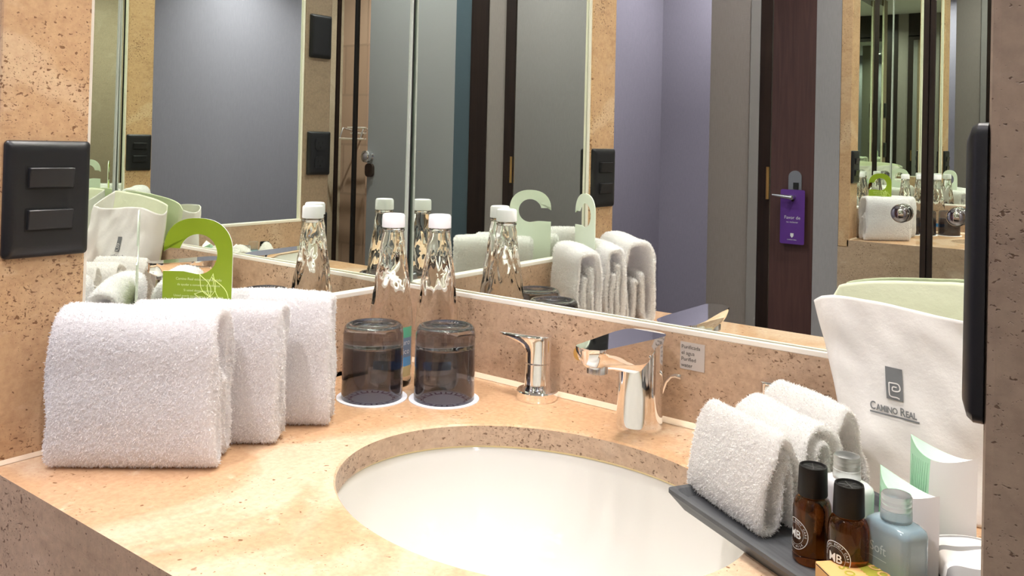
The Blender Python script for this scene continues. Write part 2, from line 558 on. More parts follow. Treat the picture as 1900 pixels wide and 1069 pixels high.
def sink():
    root = thing('sink_basin', (SX, SY, -TH), 0, 'white oval undermount porcelain basin set below the counter cut-out', 'sink')
    b = MB()
    prof = []
    for i in range(17):
        t = i / 16
        r_ = math.cos(t * PI / 2) ** 0.62
        prof.append((1.035 * r_ * 0.97 + 0.0 if i else 1.04, -0.004 - 0.150 * math.sin(t * PI / 2) ** 1.15))
    prof[-1] = (0.09, prof[-1][1])
    rings = []
    def ring(k, z): return [(SA * k * math.cos(a), SB * k * math.sin(a), z) for a in [2 * PI * q / 96 for q in range(96)]]
    rings.append(ring(1.10, -0.0005)); rings.append(ring(1.03, -0.0005)); rings.append(ring(1.012, -0.004))
    for i in range(1, 17):
        rings.append(ring(prof[i][0], prof[i][1]))
    for i in range(16, 0, -1):
        rings.append(ring(prof[i][0] + 0.045, prof[i][1] - 0.008))
    rings.append(ring(1.10, -0.012))
    n = 96
    vs = [p for r_ in rings for p in r_]; fs = []
    for i in range(len(rings)):
        j = (i + 1) % len(rings)
        for k in range(n):
            l = (k + 1) % n
            fs.append((i * n + k, i * n + l, j * n + l, j * n + k))
    b.add(vs, fs)
    b.build('bowl', 'porcelain', root, smooth=60)
    s2 = MB()
    r0, r1 = ring(1.0, 0.0006), ring(1.018, -0.003)
    s2.add(r0 + r1, [(k, (k + 1) % n, n + (k + 1) % n, n + k) for k in range(n)])
    s2.build('sealant_bead', plain('yellowed sealant', (0.72, 0.58, 0.30), 0.5), root, smooth=180)
    dr = MB().lathe([(0.006, -0.150), (0.0175, -0.149), (0.0215, -0.151), (0.0215, -0.158), (0.006, -0.158)], 40, closed=True)
    dr.build('drain', 'chrome', root, smooth=40)
sink()

# mirrors: silvered panes, hung a hair out of true as in the room
def pane(name, label, p0, ua, va, w, h, t, back):
    """front face through p0 spanned by unit vectors ua, va; thickness t along back"""
    b = MB()
    vs = []
    for q in (Vector((0, 0, 0)), back * t):
        for u, v in ((0, 0), (w, 0), (w, h), (0, h)):
            vs.append(p0 + ua * u + va * v + q)
    b.add(vs, [(0, 1, 2, 3)], 0)
    b.add(vs, [(7, 6, 5, 4), (0, 4, 5, 1), (1, 5, 6, 2), (2, 6, 7, 3), (3, 7, 4, 0)], 1)
    o = b.build(name, ['mirror', 'mirror_edge'])
    return tag(o, label, 'mirror')
MTOP = 1.40
def hung(azd, tiltd, kind):
    a, t = R(azd), R(tiltd)
    if kind == 'B': n = Vector((math.sin(a), -math.cos(a) * math.cos(t), math.sin(t)))
    else: n = Vector((math.cos(a) * math.cos(t), math.sin(a), math.sin(t)))
    n.normalize()
    return n
nB = hung(-0.2345, -0.1921, 'B'); oB = Vector((0.3, 0, 0.1))
nL = hung(-0.1673, -0.0649, 'L'); oL = Vector((0, -0.3, 0.1))
def on_plane_y(x, z, n, o): return Vector((x, o.y - (n.x * (x - o.x) + n.z * (z - o.z)) / n.y, z))
def on_plane_x(y, z, n, o): return Vector((o.x - (n.y * (y - o.y) + n.z * (z - o.z)) / n.x, y, z))
z0 = TR + 0.0005
def pane4(name, label, c, back, t=0.004):
    b = MB()
    vs = list(c) + [p + back * t for p in c]
    b.add(vs, [(0, 1, 2, 3)], 0)
    b.add(vs, [(7, 6, 5, 4), (0, 4, 5, 1), (1, 5, 6, 2), (2, 6, 7, 3), (3, 7, 4, 0)], 1)
    return tag(b.build(name, ['mirror', 'mirror_edge']), label, 'mirror')
pane4('wall_mirror', 'frameless mirror on the left wall behind the folded towels and switch plate',
      [on_plane_x(-YS + 0.0005, z0, nL, oL), on_plane_x(-0.004, z0, nL, oL), on_plane_x(-0.004, MTOP, nL, oL), on_plane_x(-YS + 0.0005, MTOP, nL, oL)], -nL)
pane4('wall_mirror', 'wide frameless mirror on the back wall above the faucet',
      [on_plane_y(0.002, z0, nB, oB), on_plane_y(W - 0.002, z0, nB, oB), on_plane_y(W - 0.002, MTOP, nB, oB), on_plane_y(0.002, MTOP, nB, oB)], -nB)
pane4('wall_mirror', 'frameless mirror on the right wall beside the cloth bag, seen only in reflection',
      [Vector((W, -0.004, z0)), Vector((W, -YS + 0.0005, z0)), Vector((W, -YS + 0.0005, MTOP)), Vector((W, -0.004, MTOP))], Vector((1, 0, 0)))
wall('trim_14', [(0.0002, 0.0035, -0.0075, -0.0042, cz, MTOP)], plain('corner bead', (0.45, 0.48, 0.44), 0.3))
wall('trim_15', [(W - 0.0035, W - 0.0002, -0.0075, -0.0042, cz, MTOP)], plain('corner bead', (0.45, 0.48, 0.44), 0.3))

# hallway behind the camera
CY = -1.40
wall('wall_hall_left', [(-1.10, -1.055, -2.85, -D, BOT, CEIL)], 'purple')
wall('wall_hall_end', [(-1.10, -0.157, -2.85, -2.80, BOT, CEIL)], 'purple')
wall('wall_closet_side', [(-0.157, -0.034, -2.80, CY, BOT, CEIL)], 'taupe')
wall('trim_16', [(-0.034, -0.006, -1.50, CY + 0.004, BOT, CEIL)], 'jamb')
wall('wall_closet_back', [(-0.034, 0.99, -1.62, -1.55, BOT, CEIL)], 'taupe')
wall('wall_closet_right', [(0.908, 0.990, -1.55, CY, BOT, CEIL)], 'taupe')
wall('wall_entrance_left', [(-1.10, -0.955, -D, -D + 0.08, BOT, CEIL), (-0.955, -0.119, -D, -D + 0.08, 1.22, CEIL), (-0.119, -0.030, -D, -D + 0.08, BOT, CEIL)], 'grey')
wall('wall_entrance_right', [(W + 0.10, 1.47, -D, -D + 0.08, BOT, CEIL), (1.474, 2.85, -D, -D + 0.08, BOT, CEIL)], 'grey')
wall('wall_hall_right', [(2.80, 2.85, -2.40, -D, BOT, CEIL)], 'hall_stone')
wall('wall_bath_back', [(0.99, 2.85, -2.40, -2.35, BOT, CEIL)], 'tile')
wall('trim_19', [(-0.03, ML, -D, -YS, BOT, -0.3002)], 'strip')
wall('trim_20', [(W - ML, W + 0.10, -D, -YS, BOT, -0.3002)], 'pillar')
wall('trim_17', [(0.990, 1.068, -1.47, CY + 0.004, BOT, CEIL)], 'wenge')
wall('trim_18', [(-0.005, 0.907, -1.50, CY, 1.26, CEIL)], 'wenge')
wall('wall_bath_side', [(0.99, 1.03, -2.35, -1.47, BOT, CEIL)], 'tile')

# entrance door beside the vanity
def entrance_door():
    r = struct(MB().box(-0.950, -0.1195, -D - 0.002, -D + 0.04, BOT + 0.005, 1.215).build('door_1', 'door_wood', bevel=0.003))
    yf = -D - 0.002
    esc = MB()
    pts = [(0.024 * math.cos(a), 0.026 + 0.024 * math.sin(a)) for a in [PI * k / 14 for k in range(15)]] + [(-0.024, -0.055), (0.024, -0.055)]
    esc.add([(-0.186 + x, yf - 0.006, 0.19 + z) for x, z in pts] + [(-0.186 + x, yf, 0.19 + z) for x, z in pts],
            [tuple(range(17)), tuple(range(17, 34))[::-1]] + [(k, (k + 1) % 17, 17 + (k + 1) % 17, 17 + k) for k in range(17)])
    e = esc.build('lock_escutcheon', 'grey_metal', r)
    MB().box(-0.190, -0.172, yf - 0.012, yf - 0.005, 0.172, 0.196).build('key_card_slot', 'dark', e)
    lv = MB().tube([(-0.186, yf, 0.142), (-0.186, yf - 0.045, 0.142)], 0.009, 16)
    lv.tube([(-0.182, yf - 0.045, 0.142), (-0.215, yf - 0.047, 0.145), (-0.255, yf - 0.047, 0.149)], [0.010, 0.009, 0.005], 14, flat=0.8)
    lv.build('lever_handle', 'satin', r, smooth=50)
entrance_door()

def purple_tag():
    x0, x1, zb, zt = -0.233, -0.143, -0.030, 0.170
    y = -D - 0.022
    root = thing('door_hanger', (-0.188, y, 0.17), 0, 'purple do-not-disturb card hanging on the lever of the dark door, seen in the mirror', 'door hanger')
    b = MB()
    out = rrect(0.090, 0.200, 0.006, 4, 0, -0.10)
    hole = [(0.014 * math.cos(2 * PI * k / 28), -0.030 + 0.014 * math.sin(2 * PI * k / 28)) for k in range(28)]
    n = len(out); vs = []
    hh = []
    for p in out:
        a = math.atan2(p[1] + 0.030, p[0]); hh.append((0.014 * math.cos(a), -0.030 + 0.014 * math.sin(a)))
    for yy in (-0.0005, 0.0005):
        vs += [(p[0], yy, p[1]) for p in out] + [(p[0], yy, p[1]) for p in hh]
    fs = []
    for k in range(n):
        l = (k + 1) % n
        fs += [(k, l, n + l, n + k), (2 * n + k, 3 * n + k, 3 * n + l, 2 * n + l), (k, 2 * n + k, 2 * n + l, l), (n + k, n + l, 3 * n + l, 3 * n + k)]
    b.add(vs, fs)
    b.build('card', 'purple_card', root)
    t = MB()
    put_text(t, 'Favor de', 0.017, lambda x, z: (x, -0.0009, z - 0.108), 'CENTER')
    put_text(t, 'no molestar', 0.009, lambda x, z: (x, -0.0009, z - 0.122), 'CENTER')
    t.build('printed_text', 'white_print', root)
    t = MB()
    t.add([(-0.006, -0.0009, -0.160), (0.006, -0.0009, -0.160), (0.006, -0.0009, -0.170), (0, -0.0009, -0.177), (-0.006, -0.0009, -0.170)], [(0, 1, 2, 3, 4)])
    put_text(t, 'CAMINO REAL', 0.0055, lambda x, z: (x, -0.0009, z - 0.186), 'CENTER')
    t.build('printed_crest', 'white_print', root)
purple_tag()

# mirrored closet with two leaves
def closet_leaf(x0, x1, xk, hinge, label):
    root = thing('closet_door', ((x0 + x1) / 2, CY, BOT + 0.01), R(1.2) if hinge == 'R' else 0, label, 'closet door', 'mirrored closet doors facing the vanity')
    cx = (x0 + x1) / 2
    a, b_ = x0 - cx, x1 - cx
    H = 1.25 - BOT - 0.01
    st = [0.034 if hinge == 'L' else 0.013, 0.042 if hinge == 'R' else 0.013]
    f = MB()
    f.box(a, a + st[0], -0.03, 0.004, 0, H); f.box(b_ - st[1], b_, -0.03, 0.004, 0, H)
    f.box(a + st[0], b_ - st[1], -0.03, 0.004, 0, 0.03); f.box(a + st[0], b_ - st[1], -0.03, 0.004, H - 0.03, H)
    f.build('stile_frame', 'wenge', root, bevel=0.001)
    MB().box(a + st[0], b_ - st[1], -0.008, 0.0, 0.03, H - 0.03).build('mirror_pane', 'mirror', root)
    k = MB().lathe([(0.0, 0.034), (0.010, 0.033), (0.019, 0.027), (0.0235, 0.018), (0.021, 0.010), (0.010, 0.006), (0.010, 0.0), (0.0, 0.0)], 32)
    k.v = [(xk - cx + x, 0.0 + z, 0.167 - BOT - 0.01 + y) for x, y, z in k.v]
    k.build('knob', 'chrome', root, smooth=60)
    hx = a + 0.028 if hinge == 'L' else b_ - 0.036
    hb = MB().tube([(hx, 0.006, 0.172 - BOT), (hx, 0.006, 0.262 - BOT)], 0.0045, 12)
    hb.build('hinge', 'brass', root, smooth=50)
closet_leaf(-0.005, 0.4315, 0.375, 'L', 'mirrored closet door with the hinge by the pale jamb, left of the dark centre stile')
closet_leaf(0.4325, 0.907, 0.503, 'R', 'mirrored closet door right of the dark centre stile, next to the brown door frame')

# frosted glass bathroom door and clear side panel
def bath_door():
    r = struct(MB().box(1.147, 1.582, CY - 0.012, CY - 0.004, BOT + 0.01, 1.40).build('door_2', 'frosted'))
    MB().box(1.070, 1.147, CY - 0.012, CY - 0.004, BOT + 0.01, 1.40).build('glass_edge_panel', 'glass_edge', r)
    k = MB().lathe([(0.0, 0.045), (0.012, 0.044), (0.022, 0.036), (0.024, 0.026), (0.018, 0.014), (0.010, 0.008), (0.014, 0.0), (0.0, 0.0)], 28)
    k.v = [(1.560 + x, CY - 0.004 + z, 0.250 + y) for x, y, z in k.v]
    k.build('knob', 'chrome', r, smooth=60)
    lk = MB().prism(rrect(0.042, 0.052, 0.016, 6), 0, 0.012)
    lk.v = [(1.562 + x, CY - 0.004 + z, 0.196 + y) for x, y, z in lk.v]
    lk.build('lock_plate', plain('bronze lock', (0.10, 0.07, 0.055), 0.4, 0.6), r)
    g = struct(MB().box(1.600, 2.79, CY - 0.012, CY - 0.004, BOT + 0.01, 1.40).build('window_1', 'clear_glass'))
    MB().box(1.655, 1.668, CY - 0.016, CY, BOT + 0.01, 1.40).build('gasket', 'rubber', g)
    MB().box(1.765, 1.775, CY - 0.016, CY, BOT + 0.01, 1.40).build('edge_post', 'wenge', g)
bath_door()

def towel_rack():
    root = thing('towel_rack', (2.56, -2.35, 0.34), 0, 'chrome wall rack of thin bars on the brown tile wall behind clear glass', 'towel rack')
    for z, y, x0, x1 in ((0.03, 0.15, -0.12, 0.02), (0.0, 0.10, -0.06, 0.05), (-0.03, 0.17, -0.13, 0.10)):
        MB().tube([(x0, y, z), (x1, y, z)], 0.006, 10).build('bar', 'chrome', root, smooth=50)
    for x in (-0.10, 0.06):
        MB().tube([(x, 0, 0), (x, 0.03, 0.005), (x, 0.15, 0.028), (x, 0.16, 0.0), (x, 0.17, -0.03)], 0.005, 10).build('bracket', 'satin', root, smooth=50)
towel_rack()

# downlights
PLACE = ['over the counter near the left wall', 'over the middle of the basin', 'over the cloth bag', 'over the hallway before the left closet door',
         'over the hallway before the bathroom door', 'beside the lavender hallway wall', 'at the far end of the hallway', 'inside the bathroom']
for (x, y, p, c, s_), where in zip(LAMPS, PLACE):
    r = thing('ceiling_downlight', (x, y, CEIL), 0, 'small round recessed ceiling downlight ' + where, 'ceiling light', 'recessed ceiling downlights')
    MB().lathe([(0.036, 0.0), (0.036, -0.006), (0.044, -0.008), (0.052, -0.004), (0.052, 0.0)], 40, closed=True).build('trim_ring', 'white_plastic', r, smooth=40)
    MB().lathe([(0.0, -0.003), (0.0355, -0.003)], 32).build('lens', 'lens', r)

# ------------------------------------------------------------------ switch plates
def plate(y0, y1, z0_, z1_, x, sgn, label, cat, name, kind):
    """black wall plate; its face looks along sgn * x"""
    cy, czz = (y0 + y1) / 2, (z0_ + z1_) / 2
    w, h = y1 - y0, z1_ - z0_
    root = thing(name, (x, cy, czz), 0, label, cat)
    T = 0.008
    def f(u, v, d): return (sgn * d, u, v)
    b = MB()
    rings = []
    for inset, d in ((0.0, 0.0), (0.0, 0.0035), (0.0015, 0.0058), (0.006, T), (0.012, T + 0.0003)):
        rings.append([f(u, v, d) for u, v in rrect(w - 2 * inset, h - 2 * inset, max(0.0045 - inset * 0.2, 0.002), 5)])
    b.rings(rings)
    b.build('cover', 'black', root, smooth=35)
    if kind == 'switch':
        for v in (0.0215, -0.0205):
            fr = MB().rings([[f(u, vv + v, d) for u, vv in rrect(0.0475, 0.0235, 0.001, 3)] for d in (T - 0.001, T + 0.0006)])
            fo = fr.build('rocker_frame', 'dark', root)
            rk = MB()
            a = rrect(0.044, 0.020, 0.001, 3)
            rk.rings([[f(u, vv + v, T) for u, vv in a], [f(u, vv + v, T + 0.0042 + 0.0012 * (vv / 0.01)) for u, vv in a], [f(u * 0.965, vv * 0.92 + v, T + 0.0052 + 0.0012 * (vv / 0.01)) for u, vv in a]])
            rk.build('rocker', 'black_gloss', root, smooth=30)
    elif kind == 'outlet':
        for v in (0.024, -0.024):
            so = MB().rings([[f(u, vv + v, d) for u, vv in rrect(0.034, 0.030, 0.008, 5)] for d in (T - 0.001, T + 0.002)]).build('socket', 'black_gloss', root, smooth=35)
            sl = MB()
            for du, hh in ((-0.0065, 0.008), (0.0065, 0.007)):
                sl.rings([[f(u + du, vv + v + 0.003, d) for u, vv in rrect(0.0018, hh, 0.0005, 2)] for d in (T + 0.0015, T + 0.0023)])
            sl.rings([[f(u, vv + v - 0.009, d) for u, vv in rrect(0.005, 0.005, 0.002, 4)] for d in (T + 0.0015, T + 0.0023)])
            sl.build('slots', 'dark', so)
    return root
plate(-0.5801, -0.4966, 0.2017, 0.3189, ML, 1, 'black two-rocker switch plate on the travertine jamb at the left', 'switch plate', 'switch_plate', 'switch')
plate(-0.5835, -0.5080, 0.2267, 0.3411, W - ML, -1, 'black outlet plate on the right jamb, seen edge-on beside the bag', 'outlet plate', 'outlet_plate', 'outlet')
plate(-0.5790, -0.5080, 0.534, 0.648, W - ML, -1, 'blank black wall plate, topmost on the right jamb, seen in the corner reflection', 'wall plate', 'wall_plate', 'blank')
plate(-0.5790, -0.5080, 0.0135, 0.1275, W - ML, -1, 'black outlet plate lowest on the right jamb, behind a bottle in the corner reflection', 'outlet plate', 'outlet_plate', 'outlet')

# ------------------------------------------------------------------ faucet set
def faucet():
    root = thing('faucet', (0.4300, -0.050, 0), 0, 'chrome basin faucet with a flat wedge spout pointing over the basin', 'faucet')
    # body: rounded oval column flaring forward into the flat-topped spout
    b = MB()
    def oval(cx, cy, a, bb, z, n=48): return [(cx + a * math.cos(2 * PI * k / n), cy + bb * math.sin(2 * PI * k / n), z) for k in range(n)]
    prof = [(0.0265, 0.0275, 0.0, 0), (0.0272, 0.0282, 0.002, 0), (0.0265, 0.0275, 0.006, 0), (0.0262, 0.0268, 0.04, 0), (0.0262, 0.0268, 0.07, 0), (0.0264, 0.0272, 0.085, 0), (0.0262, 0.0268, 0.098, 0), (0.0255, 0.0262, 0.1005, 0)]
    b.rings([oval(0, cy, a, bb, z) for a, bb, z, cy in prof])
    b.build('column', 'chrome', root, smooth=60)
    # spout, swept along -y
    s = MB()
    L = 0.151
    rings = []
    m_ = 28
    for i in range(m_ + 1):
        t = i / m_
        y = 0.0275 - t * L
        hw = 0.0272 * (1 - 0.40 * max(0, t - 0.30) / 0.70)
        if t < 0.15: hw *= math.sqrt(max(0.03, 1 - ((0.15 - t) / 0.15) ** 2))
        if t > 0.93: hw *= math.sqrt(max(0.12, 1 - ((t - 0.93) / 0.075) ** 2))
        top = 0.1090 + 0.0040 * t
        th = 0.034 * (1 - t) ** 1.4 + 0.020
        if t > 0.90: th *= 1 - 3.5 * (t - 0.90)
        pts = []
        for k in range(9):
            u = -1 + 2 * k / 8
            pts.append((hw * u, y, top))
        for k in range(9):
            u = 1 - 2 * k / 8
            pts.append((hw * u * 0.985, y, top - th * (1 - abs(u) ** 3.0) * 1.0 - 0.0035))
        rings.append(pts)
    s.rings(rings)
    s.build('spout', 'chrome', root, smooth=32)
    a = MB().lathe([(0.0105, 0), (0.0115, -0.003), (0.0115, -0.010), (0.0085, -0.0105), (0.0085, -0.006), (0.0, -0.006)], 32, c=(0, 0.0275 - L + 0.026, 0.0930))
    a.build('aerator', 'satin', root, smooth=40)
    r_ = MB().tube([(0.006, 0.026, 0.0), (0.012, 0.027, 0.030), (0.020, 0.0265, 0.052), (0.028, 0.025, 0.060), (0.034, 0.024, 0.0615), (0.042, 0.0225, 0.0615)], [0.0022, 0.0022, 0.0024, 0.0028, 0.003, 0.0032], 12)
    r_.build('lift_rod', 'chrome', root, smooth=60)
faucet()

def handle(x, y, side, label):
    root = thing('lever_tap', (x, y, 0), 0, label, 'tap', 'chrome lever taps of the faucet')
    MB().lathe([(0.0, 0.0), (0.0262, 0.0), (0.0268, 0.001), (0.0268, 0.0105), (0.0255, 0.012), (0.0, 0.012)], 48).build('base_flange', 'chrome', root, smooth=40)
    MB().lathe([(0.0, 0.011), (0.0205, 0.011), (0.0172, 0.016), (0.0168, 0.020), (0.0165, 0.0455), (0.0158, 0.0460)], 48).build('stem', 'chrome', root, smooth=40)
    b = MB()
    n = 40
    rings = []
    for z, k in ((0.0470, 0.96), (0.0475, 1.0), (0.062, 1.0)):
        rings.append([(0.0167 * k * math.cos(2 * PI * q / n), 0.0167 * k * math.sin(2 * PI * q / n), z) for q in range(n)])
    def tear(L, w, z, dz):
        pts = []
        for q in range(n):
            a = 2 * PI * q / n
            x_, y_ = w * math.cos(a), w * math.sin(a)
            if math.cos(a) * side > 0:
                e = abs(math.cos(a))
                x_ = side * (w * e + L * e ** 1.3)
                y_ = w * math.sin(a) if e < 0.5 else w * math.sin(a) * (1 - 0.1 * (e - 0.5))
            pts.append((x_, y_, z - dz * max(0, side * x_ - 0.01) * 0))
        return pts
    rings.append(tear(0.010, 0.0168, 0.070, 0)); rings.append(tear(0.026, 0.0169, 0.0745, 0)); rings.append(tear(0.0385, 0.017, 0.0785, 0)); rings.append(tear(0.039, 0.0169, 0.0805, 0)); rings.append(tear(0.037, 0.0160, 0.0812, 0))
    b.rings(rings)
    b.build('lever', 'chrome', root, smooth=40)
    return root
h1 = handle(0.274, -0.037, -1, 'chrome lever handle between the smoked tumblers and the spout')
h2 = handle(0.588, -0.040, 1, 'chrome lever handle mostly hidden behind the rolled towels and the cloth bag')
for h_ in (h1, h2): h_.rotation_euler = (0, 0, R(14) if h_ is h1 else R(-14))

# ------------------------------------------------------------------ towels
def spline(pts, n):
    """Catmull-Rom through pts, n samples evenly by length"""
    P_ = [Vector((*p, 0)) for p in pts]
    P_ = [P_[0] * 2 - P_[1]] + P_ + [P_[-1] * 2 - P_[-2]]
    out = []
    for i in range(1, len(P_) - 2):
        for k in range(24):
            t = k / 24
            a, b, c, d = P_[i - 1], P_[i], P_[i + 1], P_[i + 2]
            out.append(0.5 * ((2 * b) + (c - a) * t + (2 * a - 5 * b + 4 * c - d) * t * t + (3 * b - a - 3 * c + d) * t ** 3))
    out.append(P_[-2])
    L = [0]
    for i in range(1, len(out)): L.append(L[-1] + (out[i] - out[i - 1]).length)
    res = []
    j = 0
    for k in range(n):
        s_ = L[-1] * k / (n - 1)
        while j < len(L) - 2 and L[j + 1] < s_: j += 1
        t = (s_ - L[j]) / max(1e-9, L[j + 1] - L[j])
        res.append(out[j].lerp(out[j + 1], min(1, t)))
    return np.array([(p.x, p.y) for p in res]), L[-1]

PILE = 0.9e6                                       # loops per square metre
def towel(name, path, length, th, loc, rz, label, cat, group, mat, seed, step=0.0014, fuzz=0.0011, taper=None):
    """a folded strip: cross-section centre line `path` in (depth, height), extruded along local x"""
    r_ = np.random.default_rng(seed)
    pts, L = spline(path, 400)
    n = max(60, int(L / step))
    pts, L = spline(path, n)
    tan = np.gradient(pts, axis=0); tan /= np.linalg.norm(tan, axis=1)[:, None]
    nor = np.stack([-tan[:, 1], tan[:, 0]], 1)
    nt_ = 5                                                # points round each free edge of the strip
    def half(s_):
        return pts + nor * s_ * th / 2
    # closed outline: one side, rounded end, other side, rounded end
    def cap_pts(c, t, nn, sgn):
        return [c + (nn * math.cos(a) + t * sgn * math.sin(a)) * th / 2 for a in [PI * k / (nt_ + 1) for k in range(1, nt_ + 1)]]
    out = np.concatenate([half(1), np.array(cap_pts(pts[-1], tan[-1], nor[-1], 1)), half(-1)[::-1], np.array(cap_pts(pts[0], -tan[0], -nor[0], 1))])
    cen = np.concatenate([pts, np.repeat(pts[-1:], nt_, 0), pts[::-1], np.repeat(pts[:1], nt_, 0)])
    # lengthwise samples, the ends rounded in towards the centre line
    nl = int(length / step)
    xs = list(np.linspace(0.0015, length - 0.0015, nl))
    ks = [1.0] * nl
    ends = [(0.0, 0.90), (-0.0022, 0.60), (-0.0032, 0.25)]
    xs = [x for x, k in reversed([(0.0, .93), (-0.0014, .72), (-0.0024, .4), (-0.0028, .1)])] + xs + [length - x for x, k in [(0.0, .93), (-0.0014, .72), (-0.0024, .4), (-0.0028, .1)]]
    ks = [.1, .4, .72, .93] + ks + [.93, .72, .4, .1]
    m_ = len(out); q = len(xs)
    X = np.array(xs)[:, None]; K = np.array(ks)[:, None]
    C = cen[None] + (out - cen)[None] * K[:, :, None]
    V = np.empty((q, m_, 3))
    V[:, :, 0] = X
    V[:, :, 1] = C[:, :, 0]; V[:, :, 2] = C[:, :, 1]
    # soft undulation of the whole towel, uneven ends
    ph = r_.uniform(0, 6.28, 8)
    wav = lambda a, f_, p_: a * np.sin(f_ * V[:, :, 0] / length * 6.28 + p_)
    hfac = np.clip(V[:, :, 2] / 0.15, 0, 1)
    V[:, :, 1] += wav(0.0016, 0.7, ph[0]) * hfac + 0.0012 * np.sin(V[:, :, 2] * 90 + ph[1]) * hfac
    V[:, :, 2] += wav(0.0014, 0.9, ph[2]) * hfac
    u = np.linspace(0, 1, m_)[None]
    endk = (X / length - 0.5) * 2
    V[:, :, 0] += endk * (0.0022 * np.sin(u * 25 + ph[3]) + 0.0015 * np.sin(u * 61 + ph[4]))
    if taper is not None: V = taper(V)
    # terry pile: fine unevenness of the weave, and loose loops standing off it
    V += r_.normal(0, fuzz * 0.32, V.shape)
    V[:, :, 2] = np.maximum(V[:, :, 2], 0.0003)
    vs = V.reshape(-1, 3)
    i, j = np.meshgrid(np.arange(q - 1), np.arange(m_), indexing='ij')
    jn = (j + 1) % m_
    F = np.stack([i * m_ + j, i * m_ + jn, (i + 1) * m_ + jn, (i + 1) * m_ + j], -1).reshape(-1, 4)
    caps = []
    for base, flip in ((0, False), ((q - 1) * m_, True)):
        for k in range(n - 1):
            a, b_, c, d_ = base + k, base + k + 1, base + (2 * n + nt_ - 1 - (k + 1)), base + (2 * n + nt_ - 1 - k)
            caps.append((d_, c, b_, a) if not flip else (a, b_, c, d_))
    F = np.concatenate([F, np.array(caps)])
    p = vs[F]
    fn = np.cross(p[:, 2] - p[:, 0], p[:, 3] - p[:, 1]); ar = np.linalg.norm(fn, axis=1)
    cen2 = np.array([length / 2, path[0][0], 0.06])
    fn = fn / np.maximum(ar, 1e-12)[:, None]
    # strand faces must look away from the strip's own centre line
    cl3 = np.empty((q, m_, 3)); cl3[:, :, 0] = V[:, :, 0]; cl3[:, :, 1] = np.broadcast_to(cen[None, :, 0], (q, m_)); cl3[:, :, 2] = np.broadcast_to(cen[None, :, 1], (q, m_))
    fc = p.mean(1); fcl = cl3.reshape(-1, 3)[F].mean(1)
    nq = (q - 1) * m_
    sgn = np.sign(((fc - fcl) * fn).sum(1)); sgn[sgn == 0] = 1
    sgn[nq:] = np.sign((fc[nq:, 0] - length / 2) * fn[nq:, 0])
    fn = fn * sgn[:, None]
    cnt = int(ar.sum() / 2 * PILE)
    pick = r_.choice(len(F), cnt, p=ar / ar.sum())
    uv = r_.uniform(0, 1, (cnt, 2))
    P4 = p[pick]
    root_ = (P4[:, 0] * (1 - uv[:, :1]) + P4[:, 1] * uv[:, :1]) * (1 - uv[:, 1:]) + (P4[:, 3] * (1 - uv[:, :1]) + P4[:, 2] * uv[:, :1]) * uv[:, 1:]
    dirn = fn[pick] * 0.60 + r_.normal(0, 0.60, (cnt, 3)) + np.array([0, 0, -0.15])
    dirn /= np.linalg.norm(dirn, axis=1)[:, None]
    side = np.cross(dirn, fn[pick] + r_.normal(0, 0.15, (cnt, 3))); side /= np.linalg.norm(side, axis=1)[:, None]
    ln = r_.uniform(0.0013, 0.0030, cnt)[:, None] * (fuzz / 0.0011)
    wd = 0.00028
    bend = r_.normal(0, 0.35, (cnt, 3)) - fn[pick] * 0.3
    mid = root_ + dirn * ln * 0.6
    tip = mid + (dirn + bend) * ln * 0.4
    B = np.stack([root_ - side * wd, root_ + side * wd, mid + side * wd * 0.9, mid - side * wd * 0.9, tip + side * wd * 0.4, tip - side * wd * 0.4], 1)
    B[:, :, 2] = np.maximum(B[:, :, 2], 0.0003)
    o_ = len(vs) + np.arange(cnt)[:, None] * 6
    F = np.concatenate([F, o_ + np.array([[0, 1, 2, 3]]), o_ + np.array([[3, 2, 4, 5]])])
    vs = np.concatenate([vs, B.reshape(-1, 3)])
    me = bpy.data.meshes.new(name)
    me.vertices.add(len(vs)); me.vertices.foreach_set('co', vs.astype(np.float32).ravel())
    me.loops.add(F.size); me.loops.foreach_set('vertex_index', F.astype(np.int32).ravel())
    me.polygons.add(len(F)); me.polygons.foreach_set('loop_start', np.arange(0, F.size, 4, dtype=np.int32))
    me.polygons.foreach_set('use_smooth', [True] * len(F))
    me.update(calc_edges=True)
    me.materials.append(M[mat])
    o = bpy.data.objects.new(name, me)
    o.location = loc; o.rotation_euler = (0, 0, rz)
    COL.objects.link(o)
    return tag(o, label, cat, group)

# folded towels by the left wall: a standing fold, loop upward, inner layers tucked inside
def fold_path(w, h, inner, th):
    a = th / 2
    return [(0.40 * w, inner * h), (0.385 * w, 0.35 * h), (0.38 * w, 0.16 * h), (0.26 * w, a + 0.002), (a + 0.002, 0.14 * h), (a, 0.5 * h), (a + 0.002, 0.80 * h), (0.22 * w, 0.945 * h), (0.50 * w, h - a),
            (0.80 * w, 0.93 * h), (w - a - 0.001, 0.76 * h), (w - a, 0.45 * h), (w - a - 0.003, 0.15 * h), (0.84 * w, a + 0.002), (0.66 * w, 0.15 * h), (0.63 * w, 0.5 * h), (0.60 * w, inner * 0.86 * h)]
GA = 'folded white towels standing by the left wall'
rzA = math.atan2(0.647, 0.763)
towel('hand_towel', fold_path(0.064, 0.155, 0.60, 0.0085), 0.153, 0.0085, (0.064, -0.555, 0), rzA, 'folded white terry towel standing nearest the counter edge, below the switch plate', 'towel', GA, 'terry', 1)
towel('hand_towel', fold_path(0.041, 0.150, 0.78, 0.0085), 0.150, 0.0085, (0.054, -0.467, 0), rzA, 'folded white terry towel standing in the middle of the three, directly before the green card', 'towel', GA, 'terry', 2)
